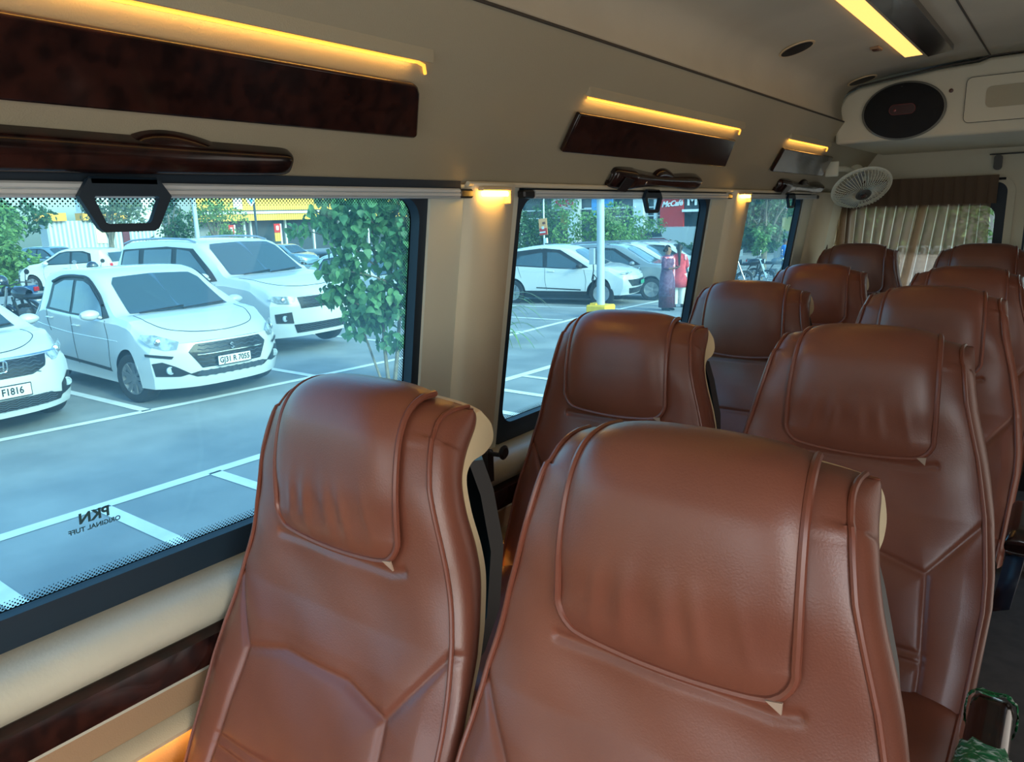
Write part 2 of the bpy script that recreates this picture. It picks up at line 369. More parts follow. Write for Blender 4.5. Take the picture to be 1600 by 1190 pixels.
# upper cove lights and burl panels
names = ['longest burl cove light panel above the big front window', 'burl cove light panel above the middle window with glowing strip', 'small burl cove light panel beside the rear speaker console']
nvec = Vector((.567, 0, -.39)).normalized(); nvec = Vector((.824, 0, -.567))     # into the cabin, normal of the sloping panel
tvec = Vector((.567, 0, .824))
def ppt(y, s, off=0):           # s measured up the sloping panel from its lower edge, off towards the cabin
    return Vector((-1.055, y, 2.125))+tvec*s+nvec*off
def sz(z): return (z-2.125)/.824
for i, (y0, y1) in enumerate(((-.2, 1.035), (1.53, 2.56), (3.04, 3.66))):
    cl = empty('cove_light', (0, 0, 0), 0, names[i], 'light')
    s0, s1 = sz(2.202), sz(2.283); sl = sz(2.312)
    # slightly cut-away ends
    ol = [(y0+.03 if i else y0, s1), (y0, s0), (y1, s0), (y1+.002, s0+.004), (y1-.038, s1-.012), (y1-.05, s1)] if i != 1 else [(y0-.022, s1), (y0, s0), (y1-.004, s0), (y1-.06, s1)]
    if i == 0: ol = [(y0, s0), (y1-.006, s0), (y1, s0+.006), (y1-.035, s1-.014), (y1-.045, s1-.003), (y1-.055, s1), (y0, s1)]
    if i == 1: ol = [(y0-.01, s1), (y0, s0), (y1, s0), (y1-.055, s1)]
    if i == 2: ol = [(y0-.01, s1), (y0+.02, s0), (y1+.14, s0), (y1+.1, s1)]
    mb = MB(); mb.prism([ppt(u, v, .004) for u, v in ol], (0, 0, 0), nvec*.014); o = mb.build('burl_panel', burl, cl, recalc=True, sharp=30)
    bv = o.modifiers.new('bevel', 'BEVEL'); bv.width = .004; bv.segments = 2
    # recessed, cream lip hiding the strip
    ly = [y0, y1-.055]
    mb = MB(); pr = [(-.002, sl+.003), (.009, sl+.003), (.0105, sl+.005), (.008, sl+.012), (-.002, sl+.026)]
    mb.prism([ppt(ly[0], v, u) for u, v in pr], (0, 0, 0), (0, ly[1]-ly[0]+.03, 0))
    mb.build('lip', creamv, cl, recalc=True, sharp=40)
    mb = MB(); mb.tube([ppt(ly[0]+.01, sl-.001, .004), ppt(ly[1], sl-.001, .004), ppt(ly[1]+.018, sl-.005, .004), ppt(ly[1]+.028, sl-.018, .004)], .0032, 8)
    mb.build('led_strip', ledm, cl)
    yc_ = (ly[0]+ly[1])/2; la = area('cove_led_glow', ppt(yc_, sl-.002, .010), tuple(-tvec*.8-nvec*.45), .003, ly[1]-ly[0]-.02, .20*(ly[1]-ly[0]), (1, .50, .10)); la.rotation_euler = Matrix(((Vector((0, 1, 0)).cross((tvec*.8+nvec*.45).normalized())).to_tuple(), (0, 1, 0), (tvec*.8+nvec*.45).normalized().to_tuple())).transposed().to_euler(); la.parent = cl
# burl hand grips below the cove panels
gl = ['long lacquered burl hand grip under the front cove panel', 'lacquered burl hand grip above the middle window blind', 'small burl hand grip nearest the wall fan']
for i, (y0, y1) in enumerate(((-.15, .785), (1.835, 2.43), (3.27, 3.95))):
    L_ = y1-y0; root = empty('hand_grip', (0, 0, 0), 0, gl[i], 'handle', 'burl hand grips on the side panel')
    n_ = 30; G = []
    if i == 0: hs = [(0, .034, .03), (.25, .030, .03), (.6, .026, .03), (.8, .023, .03), (.93, .021, .028), (.985, .019, .024), (1.0, .010, .010)]
    else: hs = [(0, .012, .008), (.02, .028, .024), (.16, .030, .034), (.22, .026, .034), (.4, .018, .028), (.6, .018, .03), (.8, .023, .034), (.93, .023, .034), (.985, .016, .026), (1.0, .006, .008)]
    K = catmull([(a, b, c) for a, b, c in hs], 5)
    for (t, h, dp) in K:
        y = y0+L_*t; row = []
        for k in range(13):
            a = -PI/2+PI*k/12
            row.append(ppt(y, .030+h*math.copysign(abs(math.sin(a))**.6, math.sin(a)), .001+dp*abs(math.cos(a))**.6))
        G.append(row)
    mb = MB(); mb.grid([[tuple(p) for p in r] for r in G]); mb.build('grip', burl, root, recalc=True, sharp=70)
    # raised hump and finger recess
    yc = y0+L_*(.80 if i == 0 else .56); mb = MB(); G = []
    for t in np.linspace(0, 1, 14):
        h = .030*math.sin(PI*min(1, max(0, t)))**.5*(1-.55*t)
        G.append([tuple(ppt(yc-.085+.15*t, .042+h*max(0, math.cos(a)), .001+.02*math.sin(a))) for a in np.linspace(0.0, PI/2, 7)])
    mb.grid(G); mb.build('hump', burl, root, recalc=True, sharp=70)
    if i:
        mb = MB(); mb.prism([ppt(y0+L_*a, b, .032) for a, b in ((.045, .004), (.13, .002), (.15, .040), (.06, .046))], (0, 0, 0), nvec*.004); mb.build('finger_recess', blackp, root, recalc=True)
    mb = MB(); mb.lathe([(.006, 0), (.005, .003), (.002, .004)], frame_mat(ppt(y0+L_*(.3 if i else .5), .03, .030), (0, 1, 0), tvec), 10); mb.build('screw_cap', chrome, root)
# pillar lamps
for k, (y, lb) in enumerate(((1.318, 'glowing warm pillar lamp between the front and middle windows'), (2.885, 'glowing warm pillar lamp between the middle and rearmost windows'))):
    root = empty('pillar_lamp', (0, 0, 0), 0, lb, 'lamp')
    xb = gx(2.1)+.066
    mb = MB(); mb.box((xb+.006, y, 2.108), (.016, .104, .008), bev=.002); mb.box((xb, y+.052, 2.094), (.02, .008, .036), bev=.002); mb.build('housing', shellm, root, sharp=50)
    mb = MB(); mb.box((xb+.007, y-.002, 2.098), (.010, .090, .011), bev=.003); mb.build('led_bar', lampm, root, sharp=50)
# ceiling
sec = [(-.862, 2.411), (-.872, 2.47), (-.855, 2.525), (-.805, 2.556), (-.70, 2.578), (-.50, 2.60), (-.335, 2.61), (-.2, 2.612), (.05, 2.61), (.22, 2.60), (.45, 2.56), (.50, 2.525), (.53, 2.47), (.52, 2.411)]
K = catmull(sec, 4)
mb = MB(); ysn = np.linspace(YF, 3.597, 30)
mb.grid([[(x, y, z) for x, z in K] for y in ysn], flip=False)
o = mb.build('ceiling', ceilm, recalc=True, sharp=60); struct(o)
md = o.modifiers.new('th', 'SOLIDIFY'); md.thickness = .04; md.offset = 1
# outer roof skin keeps daylight out
mb = MB(); mb.box((-.16, (YF+YR)/2, 2.76), (1.9, YR-YF+.1, .04)); mb.box((-1.035, (YF+YR)/2, 2.59), (.03, YR-YF, .36)); mb.box((-.16, YF, 2.50), (1.8, .03, .5)); struct(mb.build('trim_8', alu))
# ceiling panel joint, runs lengthwise then meets the console
mb = MB(); mb.tube([(-.335, -1.5, 2.609), (-.335, 3.6, 2.609)], .003); struct(mb.build('trim_9', mat('dark_seam', (0, 0, 0)), None))
# ceiling lamp : long glowing channel beside a burl strip
root = empty('ceiling_light', (0, 0, 0), 0, 'long ceiling light with amber channel beside a burl strip', 'light')
def cz(x): return float(np.interp(x, K[:, 0], K[:, 1]))
def slab(x0, x1, y0, y1, t0, t1, cut=0):
    mb = MB(); P = [(x0, y0, cz(x0)), (x1, y0, cz(x1)), (x1, y1, cz(x1)), (x0, y1-cut, cz(x0))]
    mb.prism(P, (0, 0, -t0), (0, 0, -t1)); return mb
slab(-.572, -.500, .4, 3.26, .003, .010, .03).build('light_channel', ledc, root, recalc=True, sharp=30)
slab(-.498, -.415, .4, 3.22, .003, .022, -.03).build('burl_strip', burl, root, recalc=True, sharp=30)
slab(-.508, -.500, .4, 3.27, .003, .020, .0).build('divider', creamv, root, recalc=True, sharp=30)
# recessed black spotlights and a small switch
for k, (x, y, lb) in enumerate(((-.79, 2.635, 'oval black ceiling downlight opening nearer the viewer'), (-.775, 3.50, 'black ceiling downlight opening next to the speaker console'))):
    root = empty('ceiling_downlight', (0, 0, 0), 0, lb, 'light')
    sl = (cz(x+.04)-cz(x-.04))/.08; Mx = frame_mat((x, y, cz(x)-.002), (1, 0, sl), (0, -1, 0)) @ Matrix.Scale(1.16, 4)
    mb = MB(); mb.lathe([(.047, -.001), (.050, .002), (.049, .004), (.043, .004)], Mx, 28, cap=False); mb.build('bezel', shellm, root)
    mb = MB(); mb.lathe([(.0430, .0045), (.03, .005), (.02, .0052)], Mx, 28); mb.build('dark_lens', mat('dark_lens', rgb(20, 12, 10), .6), root)
root = empty('ceiling_switch', (0, 0, 0), 0, 'small brown rocker switch on the ceiling beside the amber light', 'switch')
mb = MB(); mb.box((-.622, 2.985, cz(-.622)-.004), (.032, .06, .010), bev=.003); mb.build('switch_plate', mat('tan_plastic', rgb(150, 120, 92), .5), root, sharp=50)
mb = MB(); mb.box((-.622, 2.975, cz(-.622)-.009), (.020, .026, .008), bev=.003); mb.build('rocker', mat('brown_plastic', rgb(80, 48, 34), .4), root, sharp=50)

# rear console with speaker, hatch
mb = MB()
top = [(-.893, 2.318), (-.897, 2.40), (-.889, 2.475), (-.864, 2.522), (-.81, 2.548), (-.69, 2.563), (-.51, 2.586), (-.37, 2.594), (-.335, 2.606), (-.2, 2.608), (.06, 2.60), (.3, 2.57), (.5, 2.5), (.53, 2.318)]
F_ = [(x, 3.6, z) for x, z in top]; mb.prism(F_, (0, .012, 0), (0, YR-3.65, 0))
con = empty('rear_console', (0, 0, 0), 0, 'cream overhead console above the rear window carrying the oval speaker', 'console')
o = mb.build('housing', cream, con, recalc=True, sharp=30); bv = o.modifiers.new('b', 'BEVEL'); bv.width = .014; bv.segments = 3; bv.limit_method = 'ANGLE'
mb = MB(); mb.tube([(x, 3.605, z+.004) for x, z in top[1:-1]], .004, 6); mb.build('edge_gasket', mat('dark_seam', (0, 0, 0)), con)
mb = MB(); hx, hz = .34, .170; c_ = (-.235, 2.450)
mb.prism([(u, 3.605, v) for u, v in rrect(hx, hz, .02, 5, *c_)], (0, 0, 0), (0, -.004, 0)); mb.build('hatch', cream, con, recalc=True)
mb = MB(); mb.tube([(u, 3.603, v) for u, v in rrect(hx, hz, .02, 5, *c_)], .0022, 6, closed=True); mb.build('hatch_gap', mat('dark_seam', (0, 0, 0)), con)
mb = MB(); mb.prism([(u, 3.601, v) for u, v in rrect(.22, .08, .02, 5, c_[0]+.01, c_[1]+.005)], (0, 0, 0), (0, -.0035, 0)); mb.build('hatch_recess', creamv, con, recalc=True)
mb = MB(); mb.lathe([(.008, 0), (.008, .004), (.004, .005)], frame_mat((-.459, 3.611, 2.495), (1, 0, 0), (0, 0, 1)), 12); mb.build('screw_cap', mat('brown_plastic', (0, 0, 0)), con)
sp = empty('speaker', (-.628, 3.611, 2.434), 0, 'oval black car speaker on the cream rear console', 'speaker')
E_ = Matrix.Diagonal((1, 1, 1, 1)) @ Matrix(((1.37, 0, 0, 0), (0, 0, -1, 0), (0, 1, 0, 0), (0, 0, 0, 1)))
rot = Matrix.Rotation(math.radians(0), 4, 'Y')
mb = MB(); mb.lathe([(.116, 0), (.117, .008), (.112, .013), (.108, .013)], rot @ E_, 48); mb.build('rim', mat('rim_grey', rgb(120, 118, 108), .35), sp)
mb = MB(); mb.lathe([(.1105, .010), (.110, .016), (.09, .024), (.05, .029), (.01, .030)], rot @ E_, 48)
mb.build('grille', mat('black_speaker_mesh', rgb(12, 11, 13), .55, bump=1, bscale=900), sp)
mb = MB(); pl = rrect(.098, .040, .0195, 8, .0, .004); mb.prism([(u, -.028, v) for u, v in pl], (0, 0, 0), (0, -.006, 0)); mb.build('badge_plate', mat('dark_red_badge', rgb(52, 14, 18), .3), sp, recalc=True)
mb = MB(); mb.tube([(u, -.034, v) for u, v in pl], .0016, 6, closed=True); mb.build('badge_ring', mat('rose_metal', rgb(120, 66, 66), .3, .6), sp)
mb = MB(); mb.lathe([(.006, 0), (.006, .003), (.002, .004)], frame_mat((-.028, -.034, .002), (1, 0, 0), (0, 0, 1)), 12); mb.build('badge_stud', mat('rose_metal', (0, 0, 0)), sp)
mb = MB(); mb.lathe([(.003, 0), (.003, .003), (.001, .004)], frame_mat((-.01, -.018, .095), (1, 0, 0), (0, 0, 1)), 10); mb.build('mount_screw', chrome, sp)

# floor, rear wall, right wall, front bulkhead
mb = MB(); mb.box((-.14, (YF+YR)/2, FZ-.03), (2.05, YR-YF, .06)); struct(mb.build('floor', floorm))
# rear wall with a window opening
rw = MB(); wx0, wx1, wz0, wz1 = -1.075, -.29, 1.55, 2.16
def rb(x0, x1, z0, z1, m=rw, y0=YR-.04, y1=YR+.03): m.box(((x0+x1)/2, (y0+y1)/2, (z0+z1)/2), (x1-x0, y1-y0, z1-z0))
rb(-1.3, wx0, FZ, 2.74); rb(wx1, -.205, FZ, 2.74); rb(-.195, -.10, FZ, 2.74); rb(.62, 1.0, FZ, 2.74); rb(-.10, .62, FZ, wz0); rb(-.10, .62, wz1, 2.74)
rb(wx0, wx1, FZ, wz0); rb(wx0, wx1, wz1, 2.74)
struct(rw.build('wall_back', cream, recalc=True))
mb = MB(); mb.box((-.2, YR-.01, 1.7), (.01, .06, 2.0)); struct(mb.build('trim_10', blackr))
wn = struct(empty('window_4'))
inn = rrect(.70, .50, .06, 8, -.684, 1.785); ou = rrect(.785, .61, .05, 8, -.6825, 1.845)
mb = MB(); mb.ring([(u, YR-.045, v) for u, v in ou], [(u, YR-.045, v) for u, v in inn], (0, 0, 0), (0, .04, 0)); mb.build('window_frame', blackr, wn, recalc=True)
mb = MB(); mb.ring([(u, YR-.05, v) for u, v in rrect(.86, .68, .09, 8, -.685, 1.845)], [(u, YR-.05, v) for u, v in ou], (0, -.008, 0), (0, .02, 0)); mb.build('surround', cream, wn, recalc=True)
mb = MB(); mb.add([(-1.06, YR, 1.55), (-.3, YR, 1.55), (-.3, YR, 2.15), (-1.06, YR, 2.15)], [(0, 1, 2, 3)]); mb.build('window_pane', glass_mat('rear_glass', 0, 1, (.78, .92, .92), False), wn)
white_l = mat('white_vinyl_letter', rgb(240, 240, 235), .5)
text('S PVT.LTD.', .062, white_l, wn, frame_mat((-.66, YR+.006, 1.80), (-1, 0, 0), (0, 0, 1)), 'lettering', ext=.0008, bold=.002, sx=1.0)
wn2 = struct(empty('window_5'))
mb = MB(); mb.ring([(u, YR-.045, v) for u, v in rrect(.72, .61, .05, 8, .26, 1.855)], [(u, YR-.045, v) for u, v in rrect(.64, .5, .06, 8, .26, 1.785)], (0, 0, 0), (0, .04, 0)); mb.build('window_frame', blackr, wn2, recalc=True)
mb = MB(); mb.add([(-.1, YR, 1.55), (.62, YR, 1.55), (.62, YR, 2.16), (-.1, YR, 2.16)], [(0, 1, 2, 3)]); mb.build('window_pane', MATS.setdefault('rg2', glass_mat('rear_glass_right', 0, 1, (.78, .92, .92), False)), wn2)
# door header: hinge / latch above the rear window
lt = empty('door_latch', (-.345, 4.60, 2.255), 0, 'dark latch hanging from the top edge of the rear door', 'latch')
mb = MB(); mb.box((.04, 0, .032), (.16, .02, .006), bev=.002); mb.build('latch_plate', blackp, lt, sharp=50)
mb = MB(); mb.prism([(u, .0, v) for u, v in rrect(.036, .075, .016, 5, 0, -.008)], (0, -.012, 0), (0, .01, 0)); mb.build('latch_tongue', mat('dark_bronze', rgb(60, 58, 54), .4, .5), lt, recalc=True)
# right wall with open window bays
rwall = MB()
def rx(y0, y1, z0, z1): rwall.box((XR+.02, (y0+y1)/2, (z0+z1)/2), (.05, y1-y0, z1-z0))
rx(YF, YR, FZ, 1.42); rx(YF, YR, 2.2, 2.8)
for a, b in ((-.95, -.75), (.2, .38), (1.55, 1.72), (2.95, 3.12), (4.2, YR)): rx(a, b, 1.42, 2.2)
struct(rwall.build('wall_right', creamv))
mb = MB(); mb.box((.70, (YF+3.6)/2, 2.38), (.36, 3.6-YF, .07), Matrix.Rotation(-.6, 3, 'Y')); struct(mb.build('trim_11', creamv))
mb = MB(); mb.box((-.16, YF, 1.02), (2.1, .05, .6)); struct(mb.build('wall_front', creamv))

# curtain in front of the rear window
cm = bpy.data.materials.new('brown_voile'); cm.use_nodes = True; n = cm.node_tree; n.nodes.clear()
o_ = n.nodes.new('ShaderNodeOutputMaterial'); d1 = n.nodes.new('ShaderNodeBsdfDiffuse'); d1.inputs[0].default_value = (*rgb(126, 104, 86), 1)
d2 = n.nodes.new('ShaderNodeBsdfTranslucent'); d2.inputs[0].default_value = (*rgb(160, 130, 104), 1)
d3 = n.nodes.new('ShaderNodeBsdfTransparent'); d3.inputs[0].default_value = (.85, .72, .58, 1)
m1 = n.nodes.new('ShaderNodeMixShader'); m1.inputs[0].default_value = .5; m2 = n.nodes.new('ShaderNodeMixShader'); m2.inputs[0].default_value = .42
n.links.new(d1.outputs[0], m1.inputs[1]); n.links.new(d2.outputs[0], m1.inputs[2]); n.links.new(m1.outputs[0], m2.inputs[1]); n.links.new(d3.outputs[0], m2.inputs[2]); at_ = n.nodes.new('ShaderNodeAttribute'); at_.attribute_name = 'across'; ml_ = n.nodes.new('ShaderNodeMath'); ml_.operation = 'FRACT'; lt_ = n.nodes.new('ShaderNodeMath'); lt_.operation = 'LESS_THAN'; lt_.inputs[1].default_value = .085
d4 = n.nodes.new('ShaderNodeBsdfTranslucent'); d4.inputs[0].default_value = (*rgb(240, 228, 200), 1); d5 = n.nodes.new('ShaderNodeBsdfTransparent'); d5.inputs[0].default_value = (1, .96, .88, 1); m5 = n.nodes.new('ShaderNodeMixShader'); m5.inputs[0].default_value = .6; n.links.new(d4.outputs[0], m5.inputs[1]); n.links.new(d5.outputs[0], m5.inputs[2])
m3 = n.nodes.new('ShaderNodeMixShader'); n.links.new(at_.outputs['Fac'], ml_.inputs[0]); n.links.new(ml_.outputs[0], lt_.inputs[0]); n.links.new(lt_.outputs[0], m3.inputs[0]); n.links.new(m2.outputs[0], m3.inputs[1]); n.links.new(m5.outputs[0], m3.inputs[2]); n.links.new(m3.outputs[0], o_.inputs[0])
cu = empty('curtain', (0, 0, 0), 0, 'brown pleated sheer curtain drawn across the rear window', 'curtain')
def pleats(x0t, x1t, x0b, x1b, z1, z0, n_f, amp, y):
    G = []
    for t in np.linspace(0, 1, 26):
        row = []
        for s in np.linspace(0, 1, n_f*12+1):
            x = (x0t+(x1t-x0t)*s)*(1-t)+(x0b+(x1b-x0b)*s)*t
            ph = s*n_f*2*PI+.6*math.sin(s*9)
            row.append((x+.006*math.sin(ph*1.0+1), y-amp*(.35+.65*t**.4)*(.5+.5*math.sin(ph)), z1+(z0-z1)*t))
        G.append(row)
    mb = MB(); mb.grid(G); mb.across = [s*n_f for t in range(26) for s in np.linspace(0, 1, n_f*12+1)]; return mb
def hang(mb, nm, m, parent):
    o = mb.build(nm, m, parent, sharp=180); a = o.data.attributes.new('across', 'FLOAT', 'POINT'); a.data.foreach_set('value', mb.across); return o
hang(pleats(-1.10, -.63, -1.10, -.76, 2.17, 1.30, 9, .022, 4.585), 'left_curtain', cm, cu)
hang(pleats(-.67, -.36, -.80, -.35, 2.17, 1.30, 7, .022, 4.57), 'right_curtain', cm, cu)
pleats(-1.10, -.335, -1.10, -.335, 2.185, 2.045, 15, .014, 4.555).build('valance', mat('brown_valance_fabric', rgb(104, 84, 68), .9), cu, sharp=180)
mb = MB(); mb.tube([(-1.12, 4.57, 2.165), (-.30, 4.57, 2.165)], .006); mb.build('curtain_rod', blackp, cu)
# side curtain gathered in the rear corner behind the fan
sc = empty('corner_curtain', (0, 0, 0), 0, 'dark brown curtain gathered in the corner below the wall fan', 'curtain')
G = []
for t in np.linspace(0, 1, 12):
    G.append([(-1.13+.02*t+.02*math.sin(s*16)-.03*t*0, 4.02+.48*s, 2.14-.9*t) for s in np.linspace(0, 1, 40)])
mb = MB(); mb.grid(G); o = mb.build('drape', mat('brown_drape', rgb(88, 76, 62), .9), sc, sharp=180); s_ = o.modifiers.new('s', 'SOLIDIFY'); s_.thickness = .003

# wall fan
fan = empty('wall_fan', (-.845, 3.96, 2.135), 0, 'white caged fan mounted in the rear left corner', 'fan')
ax = Vector((.38, -.55, -.74)).normalized()                     # direction the fan faces
xa = ax.cross(Vector((0, 0, 1))).normalized(); ya = xa.cross(ax).normalized()
MF = frame_mat((0, 0, 0), xa, ya); MF = Matrix([[xa[i], ya[i], ax[i], 0] for i in range(3)]+[[0, 0, 0, 1]])
fm = mat('fan_cream_plastic', rgb(238, 236, 216), .45); R_ = .128
mb = MB(); mb.tube([MF @ Vector((R_*math.cos(a), R_*math.sin(a), .0)) for a in np.linspace(0, 2*PI, 49)[:-1]], .0048, 8, closed=True, sx=2.2); mb.build('cage_rim', fm, fan)
mb = MB()
for k in range(48):
    a = 2*PI*k/48; c, s = math.cos(a), math.sin(a); c2, s2 = math.cos(a+.10), math.sin(a+.10)
    mb.tube([MF @ Vector((r*(c*(1-t)+c2*t), r*(s*(1-t)+s2*t), h)) for r, h, t in ((R_, .004, 0), (.118, .022, .2), (.09, .036, .5), (.06, .043, .8), (.036, .046, 1))], .0017, 4)
    mb.tube([MF @ Vector((r*c, r*s, h)) for r, h in ((R_, -.004), (.11, -.028), (.07, -.040), (.035, -.044))], .0014, 4)
o = mb.build('cage_wires', fm, fan, sharp=180)
mb = MB(); mb.lathe([(.033, .040), (.036, .046), (.031, .050), (.022, .047)], MF, 24); mb.build('cage_boss', mat('grey_plastic', rgb(90, 88, 82), .4), fan)
mb = MB(); mb.lathe([(.014, .046), (.014, .056), (.008, .058)], MF, 16); mb.build('boss_stud', chrome, fan)
for k in range(3):
    mb = MB(); a0 = 2*PI*k/3+.4; G = []
    for r in np.linspace(.02, .108, 8):
        G.append([tuple(MF @ Vector((r*math.cos(a0+da), r*math.sin(a0+da), .012-.03*(da-.4)))) for da in np.linspace(0, .95, 8)])
    mb.grid(G); o = mb.build('blade', mat('blade_plastic', rgb(150, 152, 150), .4), fan); s_ = o.modifiers.new('s', 'SOLIDIFY'); s_.thickness = .0025
mb = MB(); mb.lathe([(.024, -.045), (.034, -.055), (.038, -.10), (.030, -.125), (.012, -.132)], MF, 20); mb.build('motor', fm, fan)
pv = MF @ Vector((0, 0, -.10)); basep = Vector((-.11, -.12, .09))
mb = MB(); mb.tube([pv, (pv+basep)/2+Vector((0, 0, .01)), basep], .014, 8); mb.box(basep, (.06, .012, .07), bev=.004); mb.build('bracket', fm, fan, sharp=50)
mb = MB(); mb.box(pv+Vector((-.03, .0, -.03)), (.03, .03, .035), bev=.004); mb.build('tilt_clamp', chrome, fan, sharp=50)

# black rebate strip between the side panel and the blinds
mb = MB(); mb.box((-1.060, .28, 2.1165), (.016, 1.90, .016)); mb.box((-1.066, 2.12, 2.1135), (.012, 1.30, .008)); mb.box((-1.066, 3.45, 2.1135), (.012, .9, .007)); struct(mb.build('trim_14', blackr, smooth=False))
# unseen curtains added over the aisle-side windows to block the sun
dm = MATS.get('brown_drape')
for y0, y1, lb in ((.36, 1.58, 'unseen brown curtain added to block the sun beside the front rows'), (1.70, 2.98, 'unseen brown curtain added to block the sun beside the middle rows'), (3.10, 4.25, 'unseen brown curtain added to block the sun beside the back rows')):
    r = empty('sun_block_curtain', (0, 0, 0), 0, lb, 'curtain', 'added sun-blocking curtains on the aisle side')
    G = [[(XR-.045+.012*math.sin(s*70), y0+(y1-y0)*s, 2.22-.86*t) for s in np.linspace(0, 1, 120)] for t in (0, .5, 1)]
    mb = MB(); mb.grid(G); mb.build('drape', dm, r, sharp=180); mb = MB(); mb.tube([(XR-.045, y0-.02, 2.22), (XR-.045, y1+.02, 2.22)], .007); mb.build('curtain_rod', blackp, r)

# amber footwell strip tucked under a slim lip along the lower wall
fl = empty('footwell_light', (0, 0, 0), 0, 'amber footwell light strip washing the lower wall below the burl rail', 'light')
mb = MB(); mb.prism([(x, -1.5, z) for x, z in ((-1.119, 1.226), (-1.092, 1.226), (-1.090, 1.234), (-1.100, 1.244), (-1.119, 1.25))], (0, 0, 0), (0, 4.8, 0)); mb.build('lip', creamv, fl, recalc=True, sharp=40)
mb = MB(); mb.tube([(-1.108, -1.48, 1.222), (-1.108, 3.28, 1.222)], .003, 6); mb.build('led_strip', ledm, fl)
la = area('footwell_glow', (-1.106, .9, 1.2185), (0, 0, -1), 4.7, .008, 2.6, (1, .50, .10)); la.rotation_euler = (0, 0, PI/2); la.parent = fl
# ================================================================ SEATS  (local: x across, y towards the back of the seat, z above van floor)
Fp = [(-.20, 1.12), (-.165, 1.20), (-.115, 1.30), (-.065, 1.40), (-.042, 1.45), (-.018, 1.52), (-.008, 1.564), (-.004, 1.62), (-.001, 1.688), (.010, 1.745), (.030, 1.777), (.062, 1.788), (.100, 1.786)]
Bp = [(-.10, 1.12), (-.075, 1.20), (-.04, 1.30), (0, 1.40), (.036, 1.458), (.061, 1.514), (.079, 1.562), (.083, 1.604), (.081, 1.652), (.086, 1.692), (.107, 1.725), (.133, 1.752), (.138, 1.770), (.118, 1.782)]
Fc = catmull(Fp, 12)
def dens(c, n):
    d = np.r_[0, np.cumsum(np.linalg.norm(np.diff(c, axis=0), axis=1))]; s = np.linspace(0, d[-1], n)
    return np.c_[np.interp(s, d, c[:, 0]), np.interp(s, d, c[:, 1])], d[-1]
NS = 190
Fd, FL = dens(Fc, NS)
Bc = catmull(Bp, 12); Bd, _ = dens(Bc, NS)
ZW = [1.10, 1.35, 1.40, 1.5, 1.6, 1.65, 1.70, 1.75, 1.785, 1.80]; WW = [.232, .246, .243, .229, .207, .193, .180, .170, .160, .157]
def hw(z): return np.interp(z, ZW, WW)
def crown(z, u):
    k = (1.808-.014*np.abs(u)**2.4-1.70)/(.0885)
    return np.where(z > 1.70, 1.70+(z-1.70)*k, z)
def base_pt(x, s):
    """front/top surface; x actual, s in [0,1] along the front line; returns (N,3)"""
    i = s*(NS-1); y = np.interp(i, np.arange(NS), Fd[:, 0]); z = np.interp(i, np.arange(NS), Fd[:, 1])
    w_ = hw(z); u = np.clip(x/w_, -1, 1); au = np.abs(u)
    topk = np.clip((z-1.70)/.08, 0, 1)
    y = y+.016*au**7+.010*au**3*topk - .006*(1-au**2)*np.clip((1.6-z)/.2, 0, 1)*0
    z2 = crown(z, u)-.006*au**10*(z > 1.76)
    return np.stack([x+0*y, y, z2], -1), z, w_
SEAMS = [[(-.232, 1.487), (-.155, 1.392)], [(-.155, 1.392), (-.07, 1.412), (.07, 1.412), (.155, 1.392)], [(.155, 1.392), (.232, 1.487)],
         [(-.155, 1.392), (-.168, 1.25), (-.170, 1.12)], [(.155, 1.392), (.168, 1.25), (.170, 1.12)], [(-.169, 1.265), (0, 1.272), (.169, 1.265)], [(-.169, 1.250), (0, 1.257), (.169, 1.250)],
         [(-.128, 1.572), (.12, 1.572), (.145, 1.58)]]
def seamdist(x, z):
    D = np.full(x.shape, 9.)
    for P in SEAMS:
        for a, b in zip(P[:-1], P[1:]):
            a = np.array(a); b = np.array(b); ab = b-a; L2 = ab@ab
            t = np.clip(((x-a[0])*ab[0]+(z-a[1])*ab[1])/L2, 0, 1)
            D = np.minimum(D, np.hypot(x-a[0]-t*ab[0], z-a[1]-t*ab[1]))
    return D
